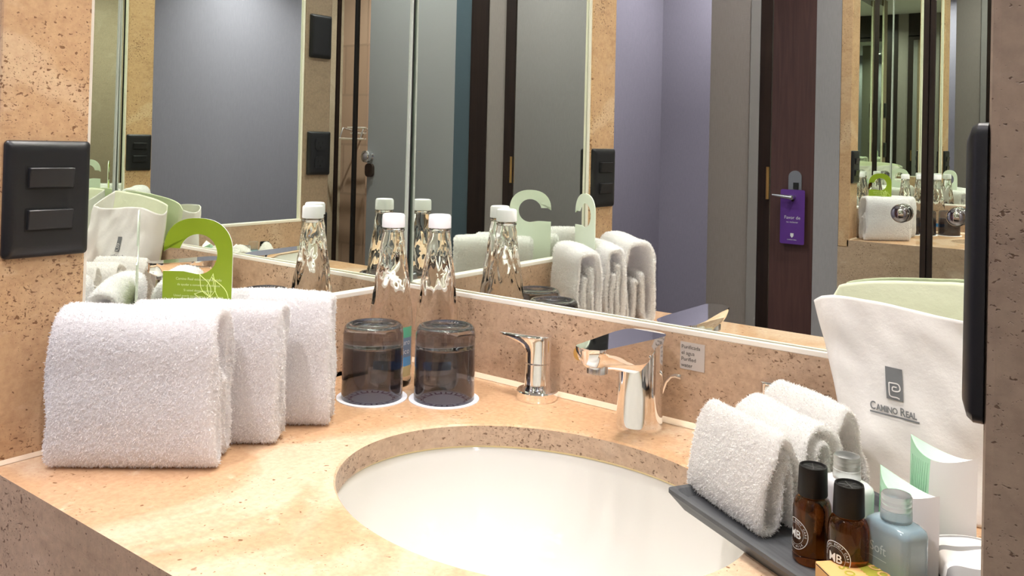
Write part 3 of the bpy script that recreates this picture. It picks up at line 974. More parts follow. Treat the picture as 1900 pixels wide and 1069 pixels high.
towel('hand_towel', fold_path(0.050, 0.151, 0.78, 0.0090), 0.140, 0.0090, (0.056, -0.387, 0), rzA, 'folded white terry towel standing behind the green card, next to a smoked tumbler', 'towel', GA, 'terry', 3)

# rolled towels on the tray
TZ = 0.010
GB = 'small white towels on the grey tray'
eB = Vector((0.85, -0.53)).normalized(); nBt = Vector((-eB.y, eB.x))
rzB = math.atan2(eB.y, eB.x)
def tent1(w, h, th):
    a = th / 2
    return [(0.66 * w, 0.10 * h), (0.62 * w, 0.45 * h), (0.53 * w, 0.80 * h), (0.43 * w, 0.45 * h), (0.40 * w, 0.14 * h), (0.28 * w, a + 0.001), (0.10 * w, 0.10 * h), (0.13 * w, 0.40 * h), (0.30 * w, 0.78 * h), (0.50 * w, h - a), (0.70 * w, 0.76 * h), (0.88 * w, 0.40 * h), (0.93 * w, a + 0.001)]
def roll2(w, h, th):
    a = th / 2
    return [(0.38 * w, 0.12 * h), (0.33 * w, 0.45 * h), (0.40 * w, 0.72 * h), (0.54 * w, 0.78 * h), (0.66 * w, 0.60 * h), (0.66 * w, 0.14 * h), (0.55 * w, a), (0.30 * w, a + 0.001), (0.10 * w, 0.14 * h), (0.08 * w, 0.50 * h), (0.18 * w, 0.82 * h), (0.50 * w, h - a), (0.82 * w, 0.82 * h), (0.93 * w, 0.5 * h), (0.92 * w, 0.15 * h), (0.86 * w, a + 0.001)]
def tent3(w, h, th):
    a = th / 2
    return [(0.36 * w, 0.36 * h), (0.30 * w, 0.14 * h), (0.20 * w, a + 0.001), (0.07 * w, 0.16 * h), (0.10 * w, 0.5 * h), (0.26 * w, 0.83 * h), (0.48 * w, h - a), (0.70 * w, 0.80 * h), (0.88 * w, 0.42 * h), (0.97 * w, a + 0.001)]
o0 = Vector((0.566, -0.209))
for k, (pf, w_, h_, th, ln, off, al, lab) in enumerate((
        (tent1, 0.056, 0.083, 0.0065, 0.102, 0.000, 0.0, 'small white towel folded to a peak at the tray edge above the basin'),
        (roll2, 0.052, 0.080, 0.0065, 0.097, 0.056, -0.013, 'rolled white towel with a round end, middle of the three on the tray'),
        (tent3, 0.050, 0.084, 0.0065, 0.094, 0.108, -0.036, 'small white towel folded as an open tent, rearmost of the three on the tray'))):
    p = o0 + nBt * off + eB * al
    towel('rolled_towel', pf(w_, h_, th), ln, th, (p.x, p.y, TZ + 0.0002), rzB, lab, 'towel', GB, 'terry_cream', 11 + k, step=0.0013, fuzz=0.0010)

# ------------------------------------------------------------------ green door hanger
def green_hanger():
    a, b_ = Vector((0.0279, -0.4178)), Vector((0.0976, -0.377))
    e = (b_ - a); wd = e.length
    root = thing('door_hanger', ((a.x + b_.x) / 2, (a.y + b_.y) / 2, 0), math.atan2(e.y, e.x), 'lime green door hanger card with a round hook, standing between the folded towels', 'door hanger')
    hw = wd / 2
    zt, zn1, zn2 = 0.2366, 0.2023, 0.1764
    T = 0.0007
    # outline: body, right arm, arch, hook end, round hole open to the left
    out = [(-hw, 0), (hw, 0), (hw, zn1 - 0.004)]
    rx, rz_ = hw, zt - (zn1 - 0.004)
    for k in range(1, 25):
        t = PI * k / 24
        out.append((rx * math.copysign(abs(math.cos(t)) ** 0.85, math.cos(t)), zn1 - 0.004 + rz_ * math.sin(t) ** 0.85))
    hr = 0.0222; hz = 0.1966; hx = 0.0005
    out.append((-hw, zn1))
    out.append((hx - math.sqrt(max(0, hr ** 2 - (zn1 - hz) ** 2)), zn1))
    for k in range(1, 27):
        a0 = PI - math.asin((zn1 - hz) / hr); a1 = -PI / 2 - 0.20
        t = a0 + (a1 - a0) * k / 27
        out.append((hx + hr * math.cos(t), hz + hr * math.sin(t)))
    out.append((-0.016, zn2 + 0.0006)); out.append((-hw, zn2))
    n = len(out)
    me = MB()
    vs = [(x, -T, z) for x, z in out] + [(x, T, z) for x, z in out]
    me.add(vs, [tuple(range(n))], 0)
    me.add(vs, [tuple(range(n, 2 * n))[::-1]] + [(k, (k + 1) % n, n + (k + 1) % n, n + k) for k in range(n)], 1)
    o = me.build('card', ['hanger_green', 'hanger_back'], root)
    bm = bmesh.new(); bm.from_mesh(o.data); bmesh.ops.triangulate(bm, faces=[f for f in bm.faces if len(f.verts) > 4]); bm.to_mesh(o.data); bm.free()
    t = MB()
    fy = lambda x, z: (x, -T - 0.0003, z)
    z = 0.1705
    for txt, sz in (('Camino Real esta comprometido', 0.0040), ('de ayudar a conservar el ambiente', 0.0036), ('Si usted desea reutilizar', 0.0036), ('Usted puede ayudarnos a cuidar el agua', 0.0036)):
        put_text(t, txt, sz, lambda x, y, z=z: fy(x + 0.002, y + z - 0.003), 'CENTER'); z -= 0.0062
    put_text(t, 'Los cambios de toallas', 0.0058, lambda x, y: fy(x + 0.003, y + 0.1405), 'CENTER')
    t.build('printed_text', 'hanger_text', root)
    lf = MB()
    def petal(cx, cz_, ang, L, wid):
        pts = []
        for k in range(25):
            tt = 2 * PI * k / 24
            u = (1 - math.cos(tt)) / 2 * L; v = wid * math.sin(tt) * math.sin(PI * min(1, ((1 - math.cos(tt)) / 2) ** 0.7))
            pts.append((cx + u * math.cos(ang) - v * math.sin(ang), -T - 0.0004, cz_ + u * math.sin(ang) + v * math.cos(ang)))
        lf.tube(pts, 0.00035, 5)
    petal(0.016, 0.150, R(118), 0.028, 0.0055); petal(0.016, 0.150, R(84), 0.026, 0.0050); petal(0.0375, 0.142, R(124), 0.036, 0.0060); petal(0.015, 0.150, R(172), 0.018, 0.0045)
    lf.tube([(0.016, -T - 0.0004, 0.150), (0.024, -T - 0.0004, 0.144), (0.030, -T - 0.0004, 0.135)], 0.00035, 5)
    lf.build('leaf_drawing', 'hanger_line', root)
green_hanger()

# ------------------------------------------------------------------ bottles and tumblers
def water_bottle(loc, rz, label, panel):
    root = thing('water_bottle', loc, rz, label, 'bottle', 'clear water bottles in the corner')
    seg, prof = 96, []
    ctrl = [(0.0, 0.0275), (0.004, 0.0292), (0.010, 0.0295), (0.085, 0.0293), (0.100, 0.0285), (0.125, 0.0255), (0.150, 0.0220), (0.175, 0.0183), (0.195, 0.0158), (0.205, 0.0138), (0.2065, 0.0152), (0.2085, 0.0152), (0.2095, 0.0125), (0.2105, 0.0122)]
    zs = np.array([c[0] for c in ctrl]); rs = np.array([c[1] for c in ctrl])
    zz = np.unique(np.concatenate([zs, np.linspace(0.085, 0.2, 70)]))
    rr = np.interp(zz, zs, rs)
    b = MB()
    rings = []
    for z, r_ in zip(zz, rr):
        ring = []
        for k in range(seg):
            a = 2 * PI * k / seg
            # embossed star facets between shoulder and waist
            d = 0.0
            if 0.098 < z < 0.190:
                v = (z - 0.098) / 0.092
                u = (a / (2 * PI) * 5) % 1.0
                f1 = abs(((u + v * 0.9) % 1.0) - 0.5); f2 = abs(((u - v * 0.9) % 1.0) - 0.5)
                d = -0.0030 * min(1, min(v, 1 - v) * 6) * max(0.0, 1 - 4.2 * min(f1, f2)) + 0.0010 * max(0, 1 - 6 * abs(v - 0.45) - 2 * min(f1, f2))
            ring.append(((r_ + d) * math.cos(a), (r_ + d) * math.sin(a), z))
        rings.append(ring)
    b.rings(rings)
    b.build('bottle_body', 'water_glass', root, smooth=40)
    c = MB()
    n = 72
    cr = []
    for z, r_, rib in ((0.2110, 0.0150, 0), (0.2115, 0.0154, 1), (0.2265, 0.0151, 1), (0.2288, 0.0140, 0), (0.2293, 0.0125, 0)):
        cr.append([((r_ + rib * 0.0002 * (k % 2)) * math.cos(2 * PI * k / n), (r_ + rib * 0.0002 * (k % 2)) * math.sin(2 * PI * k / n), z) for k in range(n)])
    c.rings(cr)
    c.build('cap', 'white_plastic', root, smooth=40)
    lb = MB()
    def arc(a0, a1, z0_, z1_, mi, m_=16):
        rings = [[(0.0299 * math.cos(R(a0 + (a1 - a0) * k / m_)), 0.0299 * math.sin(R(a0 + (a1 - a0) * k / m_)), z) for k in range(m_ + 1)] for z in (z0_, z1_)]
        lb.add(rings[0] + rings[1], [(k, k + 1, m_ + 2 + k, m_ + 1 + k) for k in range(m_)], mi)
    if panel:
        arc(-50, 2, 0.066, 0.080, 0); arc(-50, 2, 0.040, 0.066, 1); arc(-50, 2, 0.028, 0.040, 2); arc(-50, 2, 0.014, 0.028, 3)
    arc(-112, -50 if panel else -30, 0.028, 0.042, 2)
    l = lb.build('label', ['label_green', 'label_navy', 'label_blue', 'label_gold'], root, smooth=180)
    t = MB()
    def f(x, y, a0=-82, z=0.047):
        a = R(a0) + x / 0.0301
        return (0.0302 * math.cos(a), 0.0302 * math.sin(a), z + y)
    put_text(t, 'Sta.María', 0.0125, f, 'CENTER')
    t.build('brand_lettering', 'sticker_text', l)
    if not panel: return root
    t = MB()
    put_text(t, 'Puro', 0.0105, lambda x, y: f(x, y, -26, 0.0565), 'CENTER')
    put_text(t, 'Rico', 0.0105, lambda x, y: f(x, y, -26, 0.0445), 'CENTER')
    t.build('label_text', 'white_print', l)
    return root
wb = water_bottle((0.0845, -0.1160, 0), R(20), 'clear water bottle with a white cap, left one of the pair in the corner', True)
wb2 = water_bottle((0.1307, -0.0740, 0), R(24), 'clear water bottle with a white cap, right one of the pair in the corner', False)

def copy_tree(o, parent=None):
    c = o.copy()
    COL.objects.link(c)
    c.parent = parent
    for ch in [k for k in bpy.data.objects if k.parent == o]:
        copy_tree(ch, c)
    return c
GC = [(0.1150, -0.1770), (0.1870, -0.1200)]
def coaster():
    root = thing('coaster', (*GC[0], 0), 0, 'round white paper coaster with a purple ring under the tumbler nearest the towels', 'coaster', 'paper coasters under the tumblers')
    MB().lathe([(0.0, 0.0001), (0.0448, 0.0001), (0.0448, 0.0013), (0.0, 0.0013)], 64).build('disc', 'coaster', root, smooth=30)
    p = MB()
    for k in range(14):
        a = 2 * PI * k / 14
        q = []
        for da, r_ in ((-0.16, 0.0270), (0.16, 0.0270), (0.16, 0.0345), (-0.16, 0.0345)):
            q.append((r_ * math.cos(a + da), r_ * math.sin(a + da), 0.00145))
        i = []
        for da, r_ in ((-0.09, 0.0290), (0.09, 0.0290), (0.09, 0.0345), (-0.09, 0.0345)):
            i.append((r_ * math.cos(a + da), r_ * math.sin(a + da), 0.00145))
        p.add(q + i, [(0, 1, 5, 4), (1, 2, 6, 5), (3, 0, 4, 7)])
    for r0, r1 in ((0.0255, 0.0262),):
        vs, fs = ring2d(r0, r1, 64)
        p.add([(x, y, 0.00145) for x, y in vs], fs)
    p.build('printed_ring', 'coaster_print', root)
    return root
c1 = coaster()
c2 = copy_tree(c1); c2.location = (*GC[1], 0); c2.rotation_euler = (0, 0, 0.3)
c2['label'] = 'round white paper coaster with a purple ring under the tumbler nearest the faucet handle'
def tumbler():
    """drinking glass standing upside down, thick base uppermost"""
    b = MB()
    H = 0.093
    prof = [(0.0385, 0.0), (0.0388, 0.001), (0.0384, 0.03), (0.0380, 0.066), (0.0379, 0.082), (0.0366, 0.0895), (0.0335, H), (0.0295, H), (0.0272, H - 0.002), (0.0255, H - 0.0035), (0.0, H - 0.0045),
            ]
    inner = [(0.0, 0.0665), (0.0300, 0.0665), (0.0345, 0.0655), (0.0358, 0.062), (0.0362, 0.03), (0.0367, 0.0)]
    b.lathe(prof + inner, 72, closed=False)
    b.f = [f for f in b.f if len(f) == 4]; b.m = [0] * len(b.f)
    seg = 72; n = len(prof + inner)
    b.add([], [], 0)
    for k in range(seg):
        l = (k + 1) % seg
        b.f.append(((n - 1) * seg + k, (n - 1) * seg + l, l, k)); b.m.append(0)
    o = b.build('tumbler', 'smoke', None, smooth=50)
    bm = bmesh.new(); bm.from_mesh(o.data); bmesh.ops.remove_doubles(bm, verts=bm.verts, dist=1e-6); bmesh.ops.recalc_face_normals(bm, faces=bm.faces); bm.to_mesh(o.data); bm.free()
    return o
t1 = tag(tumbler(), 'smoked grey drinking glass upside down on a coaster, the one beside the folded towels', 'drinking glass', 'upturned smoked tumblers')
t1.location = (*GC[0], 0.0014)
t2 = t1.copy(); COL.objects.link(t2); t2.location = (*GC[1], 0.0014)
t2['label'] = 'smoked grey drinking glass upside down on a coaster, the one toward the faucet handle'

# ------------------------------------------------------------------ tray with toiletries
tA = Vector((0.556, -0.228)); tE = Vector((0.868, -0.497)).normalized(); tN = Vector((-tE.y, tE.x))
rzT = math.atan2(tE.y, tE.x)
def tray():
    L, Wd = 0.235, 0.178
    c = tA + tE * L / 2 + tN * Wd / 2
    root = MB()
    rings = []
    for ins, z in ((0.010, 0.0), (0.0, 0.013), (0.0, 0.0165), (0.006, 0.0165), (0.011, TZ), (0.05, TZ)):
        rings.append([(x, y, z) for x, y in rrect(L - 2 * ins, Wd - 2 * ins, 0.004, 4)])
    root.rings(rings)
    o = root.build('tray', 'tray', None, smooth=25)
    o.location = (c.x, c.y, 0.0002); o.rotation_euler = (0, 0, rzT)
    tag(o, 'grey slate tray reaching over the basin rim and carrying the small towels and toiletries', 'tray')
tray()

def amber(loc, rz, label):
    root = thing('amber_bottle', (*loc, TZ + 0.0002), rz, label, 'bottle', 'amber toiletry bottles on the tray')
    b = MB().lathe([(0.0, 0.0), (0.0128, 0.0), (0.0142, 0.0016), (0.0144, 0.004), (0.0144, 0.041), (0.0138, 0.045), (0.0122, 0.0485), (0.0095, 0.0505), (0.0092, 0.054), (0.0, 0.054)], 56)
    b.build('bottle_body', 'amber', root, smooth=45)
    c = MB(); n = 80; cr = []
    for z, r_, rib in ((0.0512, 0.0108, 0), (0.0516, 0.0112, 1), (0.0715, 0.0106, 1), (0.0735, 0.0102, 0), (0.0738, 0.0092, 0), (0.0722, 0.0085, 0), (0.0722, 0.003, 0)):
        cr.append([((r_ - rib * 0.00022 * (k % 2)) * math.cos(2 * PI * k / n), (r_ - rib * 0.00022 * (k % 2)) * math.sin(2 * PI * k / n), z) for k in range(n)])
    c.rings(cr)
    cap = c.build('cap', 'black_cap', root, smooth=40)
    mk = MB()
    for k in range(3):
        a = R(30 + 60 * k)
        mk.tube([(-0.0075 * math.cos(a), -0.0075 * math.sin(a), 0.0723), (0.0075 * math.cos(a), 0.0075 * math.sin(a), 0.0723)], 0.0004, 5)
    mk.build('cap_star', plain('cap relief', (0.05, 0.048, 0.045), 0.5), cap)
    t = MB()
    def f(x, y):
        a = -PI / 2 + x / 0.0145
        return (0.01462 * math.cos(a), 0.01462 * math.sin(a), 0.0225 + y)
    put_text(t, 'MB', 0.0088, lambda x, y: f(x, y - 0.0030), 'CENTER', 0.95, 0, 0.00012)
    for r0, r1 in ((0.0112, 0.0117), (0.0078, 0.0080)):
        vs, fs = ring2d(r0, r1, 56)
        t.add([f(x, y) for x, y in vs], fs)
    # lettering round the badge
    for txt, a0, sgn in (('NATURAL BODY CARE', 90, 1), ('BATH MILK', 270, -1)):
        m_ = len(txt)
        for q, ch in enumerate(txt):
            if ch == ' ': continue
            aa = R(a0) - sgn * R(11.5) * (q - (m_ - 1) / 2)
            rr_ = 0.0088 if sgn > 0 else 0.0104
            ca, sa = math.cos(aa), math.sin(aa)
            def g(x, y, ca=ca, sa=sa, rr_=rr_, sgn=sgn):
                ux, uy = (sa, -ca) if sgn > 0 else (-sa, ca)
                vx, vy = (ca, sa) if sgn > 0 else (-ca, -sa)
                return f(rr_ * ca + ux * x + vx * y, rr_ * sa + uy * x + vy * y)
            put_text(t, ch, 0.0024, g, 'CENTER')
    t.add([f(x, y) for x, y in ((-0.006, -0.0155), (0.006, -0.0155), (0.006, -0.0159), (-0.006, -0.0159))], [(0, 1, 2, 3)])
    t.build('printed_badge', 'white_print', root)
    return root
amber((0.7005, -0.2680), R(-38), 'amber glass toiletry bottle with a black cap, nearer the small towels')
amber((0.7330, -0.2870), R(-22), 'amber glass toiletry bottle with a black cap, between its twin and the pale blue bottle')

def flat_bottle(loc, rz, mat, name, label, txt):
    root = thing(name, (*loc, TZ + 0.0002), rz, label, 'bottle')
    b = MB()
    rings = []
    for w_, d, r_, z in ((0.036, 0.022, 0.005, 0.0), (0.0395, 0.0255, 0.006, 0.002), (0.040, 0.026, 0.006, 0.046), (0.039, 0.0252, 0.007, 0.0495), (0.033, 0.022, 0.008, 0.0520), (0.020, 0.019, 0.009, 0.0530), (0.019, 0.0185, 0.009, 0.055)):
        rings.append([(x, y, z) for x, y in rrect(w_, d, min(r_, d / 2 - 0.0001), 6)])
    b.rings(rings)
    b.build('bottle_body', mat, root, smooth=45)
    c = MB().lathe([(0.0, 0.0535), (0.0106, 0.0535), (0.0108, 0.0545), (0.0108, 0.0610), (0.0103, 0.0615), (0.0106, 0.0620), (0.0106, 0.0645), (0.0103, 0.0650), (0.0106, 0.0655), (0.0106, 0.0675), (0.0103, 0.0680), (0.0106, 0.0685), (0.0106, 0.0705), (0.0098, 0.0718), (0.006, 0.0712), (0.0, 0.0708)], 48)
    c.build('cap', 'clear_plastic', root, smooth=40)
    if txt:
        t = MB()
        put_text(t, txt, 0.0095, lambda x, y: (x - 0.004, -0.01315, 0.030 + y), 'CENTER')
        t.build('printed_text', 'lotion_print', root)
        t = MB().add([(-0.012, -0.01315, 0.026), (0.004, -0.01315, 0.026), (0.004, -0.01315, 0.0256), (-0.012, -0.01315, 0.0256)], [(0, 1, 2, 3)])
        t.build('printed_rule', 'lotion_print', root)
flat_bottle((0.7640, -0.2790), R(-30), 'blue_lotion', 'lotion_bottle', 'pale blue flat toiletry bottle with a clear ridged cap', 'Soft')
flat_bottle((0.7130, -0.2215), R(-30), 'white_lotion', 'lotion_bottle', 'milky white toiletry bottle with a clear cap, behind the amber bottles', '')

def pillow_box(p0, p1, H, label):
    """lens-section carton; top flaps pushed in so the rim dips in the middle"""
    p0, p1 = Vector(p0), Vector(p1)
    c = (p0 + p1) / 2; e = p1 - p0; wd = e.length
    root = thing('pillow_box', (c.x, c.y, TZ + 0.0002), math.atan2(e.y, e.x), label, 'carton', 'mint and white pillow cartons on the tray')
    n = 32; T = 0.0125
    split = int(n * 0.47)
    b = MB()
    def prof(k): 
        s_ = -1 + 2 * k / n
        return s_ * wd / 2, T * (1 - s_ * s_)
    rows = 14
    def mi(k): return 1 if k < split else 0
    for sgn in (-1, 1):
        vs = []
        for j in range(rows + 1):
            for k in range(n + 1):
                x, t_ = prof(k); s_ = 2 * x / wd
                dip = 0.010 * (1 - s_ * s_)
                ztop = H - dip; zbot = 0.0 + (0.0 if sgn < 0 else 0.0)
                bulge = 1.0 + 0.15 * math.sin(PI * j / rows)
                vs.append((x, sgn * t_ * bulge, zbot + (ztop - zbot) * j / rows))
        for j in range(rows):
            for k in range(n):
                b.add([], [])
        base = len(b.v)
        b.v += vs
        for j in range(rows):
            for k in range(n):
                f = (base + j * (n + 1) + k, base + j * (n + 1) + k + 1, base + (j + 1) * (n + 1) + k + 1, base + (j + 1) * (n + 1) + k)
                b.f.append(f if sgn < 0 else f[::-1]); b.m.append(mi(k))
    # inward flap on top, flat bottom
    for zf, top in ((None, True), (0.0, False)):
        base = len(b.v)
        for r_ in range(5):
            v = -1 + 2 * r_ / 4
            for k in range(n + 1):
                x, t_ = prof(k); s_ = 2 * x / wd
                z = (H - 0.010 * (1 - s_ * s_) - 0.004 * (1 - v * v) * (1 - s_ * s_)) if top else 0.0
                b.v.append((x, v * t_, z))
        for r_ in range(4):
            for k in range(n):
                f = (base + r_ * (n + 1) + k, base + r_ * (n + 1) + k + 1, base + (r_ + 1) * (n + 1) + k + 1, base + (r_ + 1) * (n + 1) + k)
                b.f.append(f if top else f[::-1]); b.m.append(mi(k))
    o = b.build('carton', ['box_white', 'box_green'], root, smooth=40)
    g = MB()
    for q in range(9):
        k0 = 2 + q * 1.35
        pts = []
        for j in range(12):
            kk = min(k0 + 0.10 * j, split - 0.7)
            x, t_ = prof(kk)
            pts.append((x, -t_ * (1 + 0.15 * math.sin(PI * j / 11)) - 0.00025, 0.008 + (H - 0.022) * j / 11))
        g.tube(pts, 0.00035, 4)
    g.build('leaf_vein_print', 'box_green_dark', root)
    return root
pillow_box((0.736, -0.211), (0.787, -0.249), 0.067, 'mint and white pillow-shaped carton standing right behind the pale blue bottle')
pillow_box((0.746, -0.153), (0.801, -0.180), 0.079, 'mint and white pillow-shaped carton standing at the back of the tray against the cloth bag')

def soap_box():
    A = Vector((0.7155, -0.3065)); e = Vector((0.72, -0.69)).normalized(); nn = Vector((0.69, 0.72)).normalized()
    root = thing('soap_box', (A.x, A.y, TZ + 0.0002), math.atan2(e.y, e.x), 'kraft cardboard soap box with olive green stamp lying at the tray front', 'soap box')
    L, Wd, H = 0.062, 0.054, 0.0185
    MB().box(0, L, 0, Wd, 0, H).build('carton', 'kraft', root, bevel=0.0008)
    s = MB().box(0.002, L - 0.002, -0.0003, 0.0002, H - 0.0016, H - 0.0010)
    s.build('flap_slit', 'kraft_edge', root)
    t = MB()
    z = H + 0.0003
    put_text(t, 'SOAP', 0.0100, lambda x, y: (0.010 + x, 0.012 + y, z), 'LEFT', 1.35, 0, 0.0002)
    zig = []
    x0, x1, y0, y1 = 0.006, 0.050, 0.027, 0.049
    # stamp with a toothed rim
    per = []
    m_ = 14
    for k in range(m_ * 2): per.append((x0 + (x1 - x0) * k / (m_ * 2), y0 - (0.0012 if k % 2 else 0)))
    for k in range(m_): per.append((x1 + (0.0012 if k % 2 else 0), y0 + (y1 - y0) * k / m_))
    for k in range(m_ * 2): per.append((x1 - (x1 - x0) * k / (m_ * 2), y1 + (0.0012 if k % 2 else 0)))
    for k in range(m_): per.append((x0 - (0.0012 if k % 2 else 0), y1 - (y1 - y0) * k / m_))
    t.add([(x, y, z) for x, y in per], [tuple(range(len(per)))])
    t.build('olive_stamp', 'olive', root)
    d = MB()
    put_text(d, 'DOA', 0.0115, lambda x, y: (0.011 + x, 0.0345 + y, z + 0.0003), 'LEFT', 1.15, 0, 0.0002)
    d.build('stamp_lettering', 'kraft', root)
soap_box()

def folded_cloth():
    root = thing('folded_cloth', (0.822, -0.247, 0.0172), R(24), 'folded white cotton pouch with a pale grey print lying beside the right jamb', 'cloth pouch')
    b = MB()
    nx, ny = 40, 60
    Lx, Ly = 0.062, 0.118
    def zf(u, v):
        e = (1 - abs(2 * u - 1) ** 6) * (1 - abs(2 * v - 1) ** 5)
        return 0.002 + 0.013 * e ** 0.25 * (0.6 + 0.8 * v) + 0.0014 * math.sin(u * 9 + v * 4) * e + 0.001 * math.sin(v * 17 - u * 6) * e
    vs = []
    for top in (0, 1):
        for i in range(nx + 1):
            for j in range(ny + 1):
                u, v = i / nx, j / ny
                vs.append((Lx * (u - 0.5), Ly * (v - 0.5), zf(u, v) if top else 0.0008))
    q = (nx + 1) * (ny + 1)
    fs = []; ms = []
    for i in range(nx):
        for j in range(ny):
            a = i * (ny + 1) + j
            fs.append((a, a + ny + 1, a + ny + 2, a + 1)[::-1]); ms.append(0)
            fs.append((q + a, q + a + ny + 1, q + a + ny + 2, q + a + 1))
            u, v = (i + .5) / nx, (j + .5) / ny
            grey = 0.36 < v < 0.52 or (0.52 <= v < 0.78 and 0.62 < u < 0.70) or (0.74 < v < 0.78 and u < 0.70) or 0.88 < v < 0.91
            ms.append(1 if grey else 0)
    for i in range(nx):
        for j in (0, ny):
            a = i * (ny + 1) + j; fs.append((a, a + ny + 1, q + a + ny + 1, q + a)); ms.append(0)
    for j in range(ny):
        for i in (0, nx):
            a = i * (ny + 1) + j; fs.append((a, a + 1, q + a + 1, q + a)); ms.append(0)
    b.v = vs; b.f = fs; b.m = ms
    b.build('pouch', ['cotton', 'cloth_grey'], root, smooth=60)
folded_cloth()

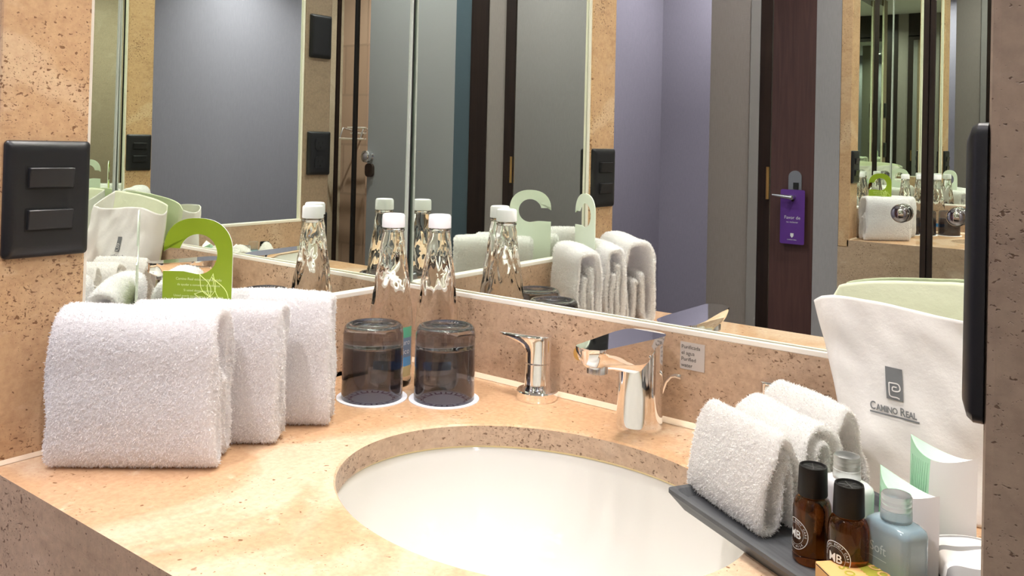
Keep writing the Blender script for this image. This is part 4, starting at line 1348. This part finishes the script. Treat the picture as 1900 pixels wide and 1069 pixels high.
# ------------------------------------------------------------------ cloth bag in the right corner
def bag():
    root = thing('laundry_bag', (0.745, -0.07, 0), 0, 'white cotton laundry bag with a grey hotel crest, slumped in the back right corner', 'bag')
    nu_f, nv = 64, 56
    H = 0.178
    def front(u, v):
        # u 0..1 left to right, v 0..1 bottom to top
        x = 0.662 - 0.010 * v + 0.010 * (1 - v) + u * (0.190 + 0.004 * v)
        y = -0.084 + 0.022 * v - 0.006 * math.sin(PI * min(1, u * 1.1)) * (1 - v) - 0.004 * math.sin(PI * u) * v
        z = v * (H + 0.006 * (1 - u) ** 2 - 0.004 * u + 0.002 * math.sin(u * 7))
        w_ = mnoise.noise(Vector((x * 14, z * 12, 3.0))) * 0.0085 + mnoise.noise(Vector((x * 34 + z * 20, z * 26, 7.0))) * 0.0040
        return Vector((x, y + w_ * min(1, v * 4), z))
    def back(u, v):
        x = 0.650 - 0.006 * v + 0.016 * (1 - v) + u * 0.205
        y = -0.0200 + 0.006 * v
        z = v * (0.187 + 0.017 * min(1, u * 1.9) ** 0.7 + 0.001 * math.sin(u * 9))
        w_ = mnoise.noise(Vector((x * 16, z * 14, 13.0))) * 0.003
        return Vector((x, min(y + w_, -0.0135), z))
    cols = []
    for k in range(nu_f + 1): cols.append(('f', k / nu_f))
    for k in range(1, 8): cols.append(('r', k / 8))
    for k in range(nu_f + 1): cols.append(('b', 1 - k / nu_f))
    for k in range(1, 12): cols.append(('l', k / 12))
    n = len(cols)
    vs = []
    for j in range(nv + 1):
        v = j / nv
        for c, u in cols:
            if c == 'f': p = front(u, v)
            elif c == 'b': p = back(u, v)
            elif c == 'r': p = front(1, v).lerp(back(1, v), u); p.x = min(p.x + 0.004 * math.sin(PI * u), 0.8600)
            else:
                p = back(0, v).lerp(front(0, v), u)
                p.x -= 0.022 * math.sin(PI * u * 0.9) * max(0, v - 0.30) / 0.70
                p.z -= (0.010 * math.sin(PI * u) + 0.008 * (1 - u)) * v
            p.x = min(p.x, 0.8602); 
            vs.append((p.x - 0.745, p.y + 0.07, p.z + 0.0008))
    fs = [tuple(range(n))[::-1]]
    for j in range(nv):
        for k in range(n):
            l = (k + 1) % n
            fs.append((j * n + k, j * n + l, (j + 1) * n + l, (j + 1) * n + k))
    b = MB(); b.v = vs; b.f = fs; b.m = [0] * len(fs)
    nf = nu_f + 1
    b.m = [0] + [1 if nf + 7 <= k < 2 * nf + 7 else 0 for j in range(nv) for k in range(n)]
    o = b.build('bag_body', ['cotton', 'cotton_green'], root, smooth=180)
    so = o.modifiers.new('solid', 'SOLIDIFY'); so.thickness = 0.0012; so.offset = -1
    # crest and lettering printed on the front
    def f(x, z):
        # x, z in metres on the front panel
        u = (x - 0.662) / 0.192; v = max(0, min(1, z / H))
        p = front(u, v)
        p2 = front(u + 0.004, v); p3 = front(u, min(1, v + 0.004))
        nrm = (p2 - p).cross(p3 - p).normalized()
        if nrm.y > 0: nrm = -nrm
        p = p + nrm * 0.0012
        return (p.x - 0.745, p.y + 0.07, p.z)
    t = MB()
    x0, x1, zb, zt = 0.7085, 0.7235, 0.0930, 0.1215
    m_ = 10
    grid = [[f(x0 + (x1 - x0) * i / m_, zb + (zt - zb) * j / 20) for i in range(m_ + 1)] for j in range(21)]
    vs = [p for r_ in grid for p in r_]; fs = [(j * (m_ + 1) + i, j * (m_ + 1) + i + 1, (j + 1) * (m_ + 1) + i + 1, (j + 1) * (m_ + 1) + i) for j in range(20) for i in range(m_)]
    t.add(vs, fs, 0)
    for txt, sz, xx in (('C', 0.0098, 0.6925), ('AMINO', 0.0076, 0.6985), ('R', 0.0098, 0.7200), ('EAL', 0.0076, 0.7250)):
        put_text(t, txt, sz, lambda x, y, xx=xx: f(xx + x * 0.80, 0.0805 + y), 'LEFT', 0.95, 0, 0.00022)
    k_ = 30
    a_ = [f(0.6925 + 0.0445 * i / k_, 0.0776) for i in range(k_ + 1)] + [f(0.6925 + 0.0445 * i / k_, 0.0790) for i in range(k_ + 1)]
    t.add(a_, [(i, i + 1, k_ + 2 + i, k_ + 1 + i) for i in range(k_)])
    c = t.build('printed_crest', 'print_grey', root)
    # the light spiral monogram in the lower half of the crest
    s = MB()
    cx, czz, q = 0.716, 0.1020, 0.0050
    path = [(-0.9, 1), (0.55, 1), (0.95, 0.6), (0.95, 0.1), (0.5, -0.15), (-0.25, -0.15), (-0.35, 0.15), (-0.2, 0.45), (0.45, 0.45)]
    path2 = [(-0.9, 1), (-0.9, -0.75), (-0.55, -1.1), (0.4, -1.1), (0.9, -1.25)]
    for pth in (path, path2):
        pp, _ = spline([(cx + a * q, czz + b_ * q * 1.15) for a, b_ in pth], 40)
        w0 = 0.00055
        tg = np.gradient(pp, axis=0); tg /= np.linalg.norm(tg, axis=1)[:, None]; nn = np.stack([-tg[:, 1], tg[:, 0]], 1)
        def ff(x, z):
            p = f(x, z); return (p[0], p[1] - 0.0004, p[2])
        a_ = [ff(*(p + w0 * d)) for p, d in zip(pp, nn)] + [ff(*(p - w0 * d)) for p, d in zip(pp, nn)]
        s.add(a_, [(i, i + 1, 41 + i, 40 + i) for i in range(39)])
    s.build('monogram', 'cotton', c)
bag()

# ------------------------------------------------------------------ stickers on the backsplash
def wall_sticker():
    x0, x1, z0_, z1_ = 0.461, 0.492, 0.067, 0.099
    root = thing('wall_label', ((x0 + x1) / 2, -ML - 0.0003, z0_), R(0), 'small square printed water notice stuck on the backsplash behind the spout', 'label')
    w_ = (x1 - x0) / 2
    MB().box(-w_, w_, -0.0004, 0.0002, 0, z1_ - z0_).build('film', 'sticker', root)
    t = MB()
    for k, tx in enumerate(('Purificada', 'el agua', 'Purified', 'water')):
        put_text(t, tx, 0.0062, lambda x, y, k=k: (-w_ + 0.0015 + x, -0.0007, 0.0245 - k * 0.0072 + y))
    t.build('printed_text', 'sticker_text', root)
    r2 = MB().lathe([(0.0, 0.0), (0.0085, 0.0), (0.0085, 0.0006), (0.0, 0.0008)], 32)
    r2.v = [(x * 0.85, -z, y) for x, y, z in r2.v]
    o = r2.build('round_seal', 'orange', None, smooth=40)
    o.location = (0.318, -ML - 0.0001, 0.060)
    tag(o, 'small round orange seal stuck on the backsplash beside the chrome lever handle', 'seal')
wall_sticker()
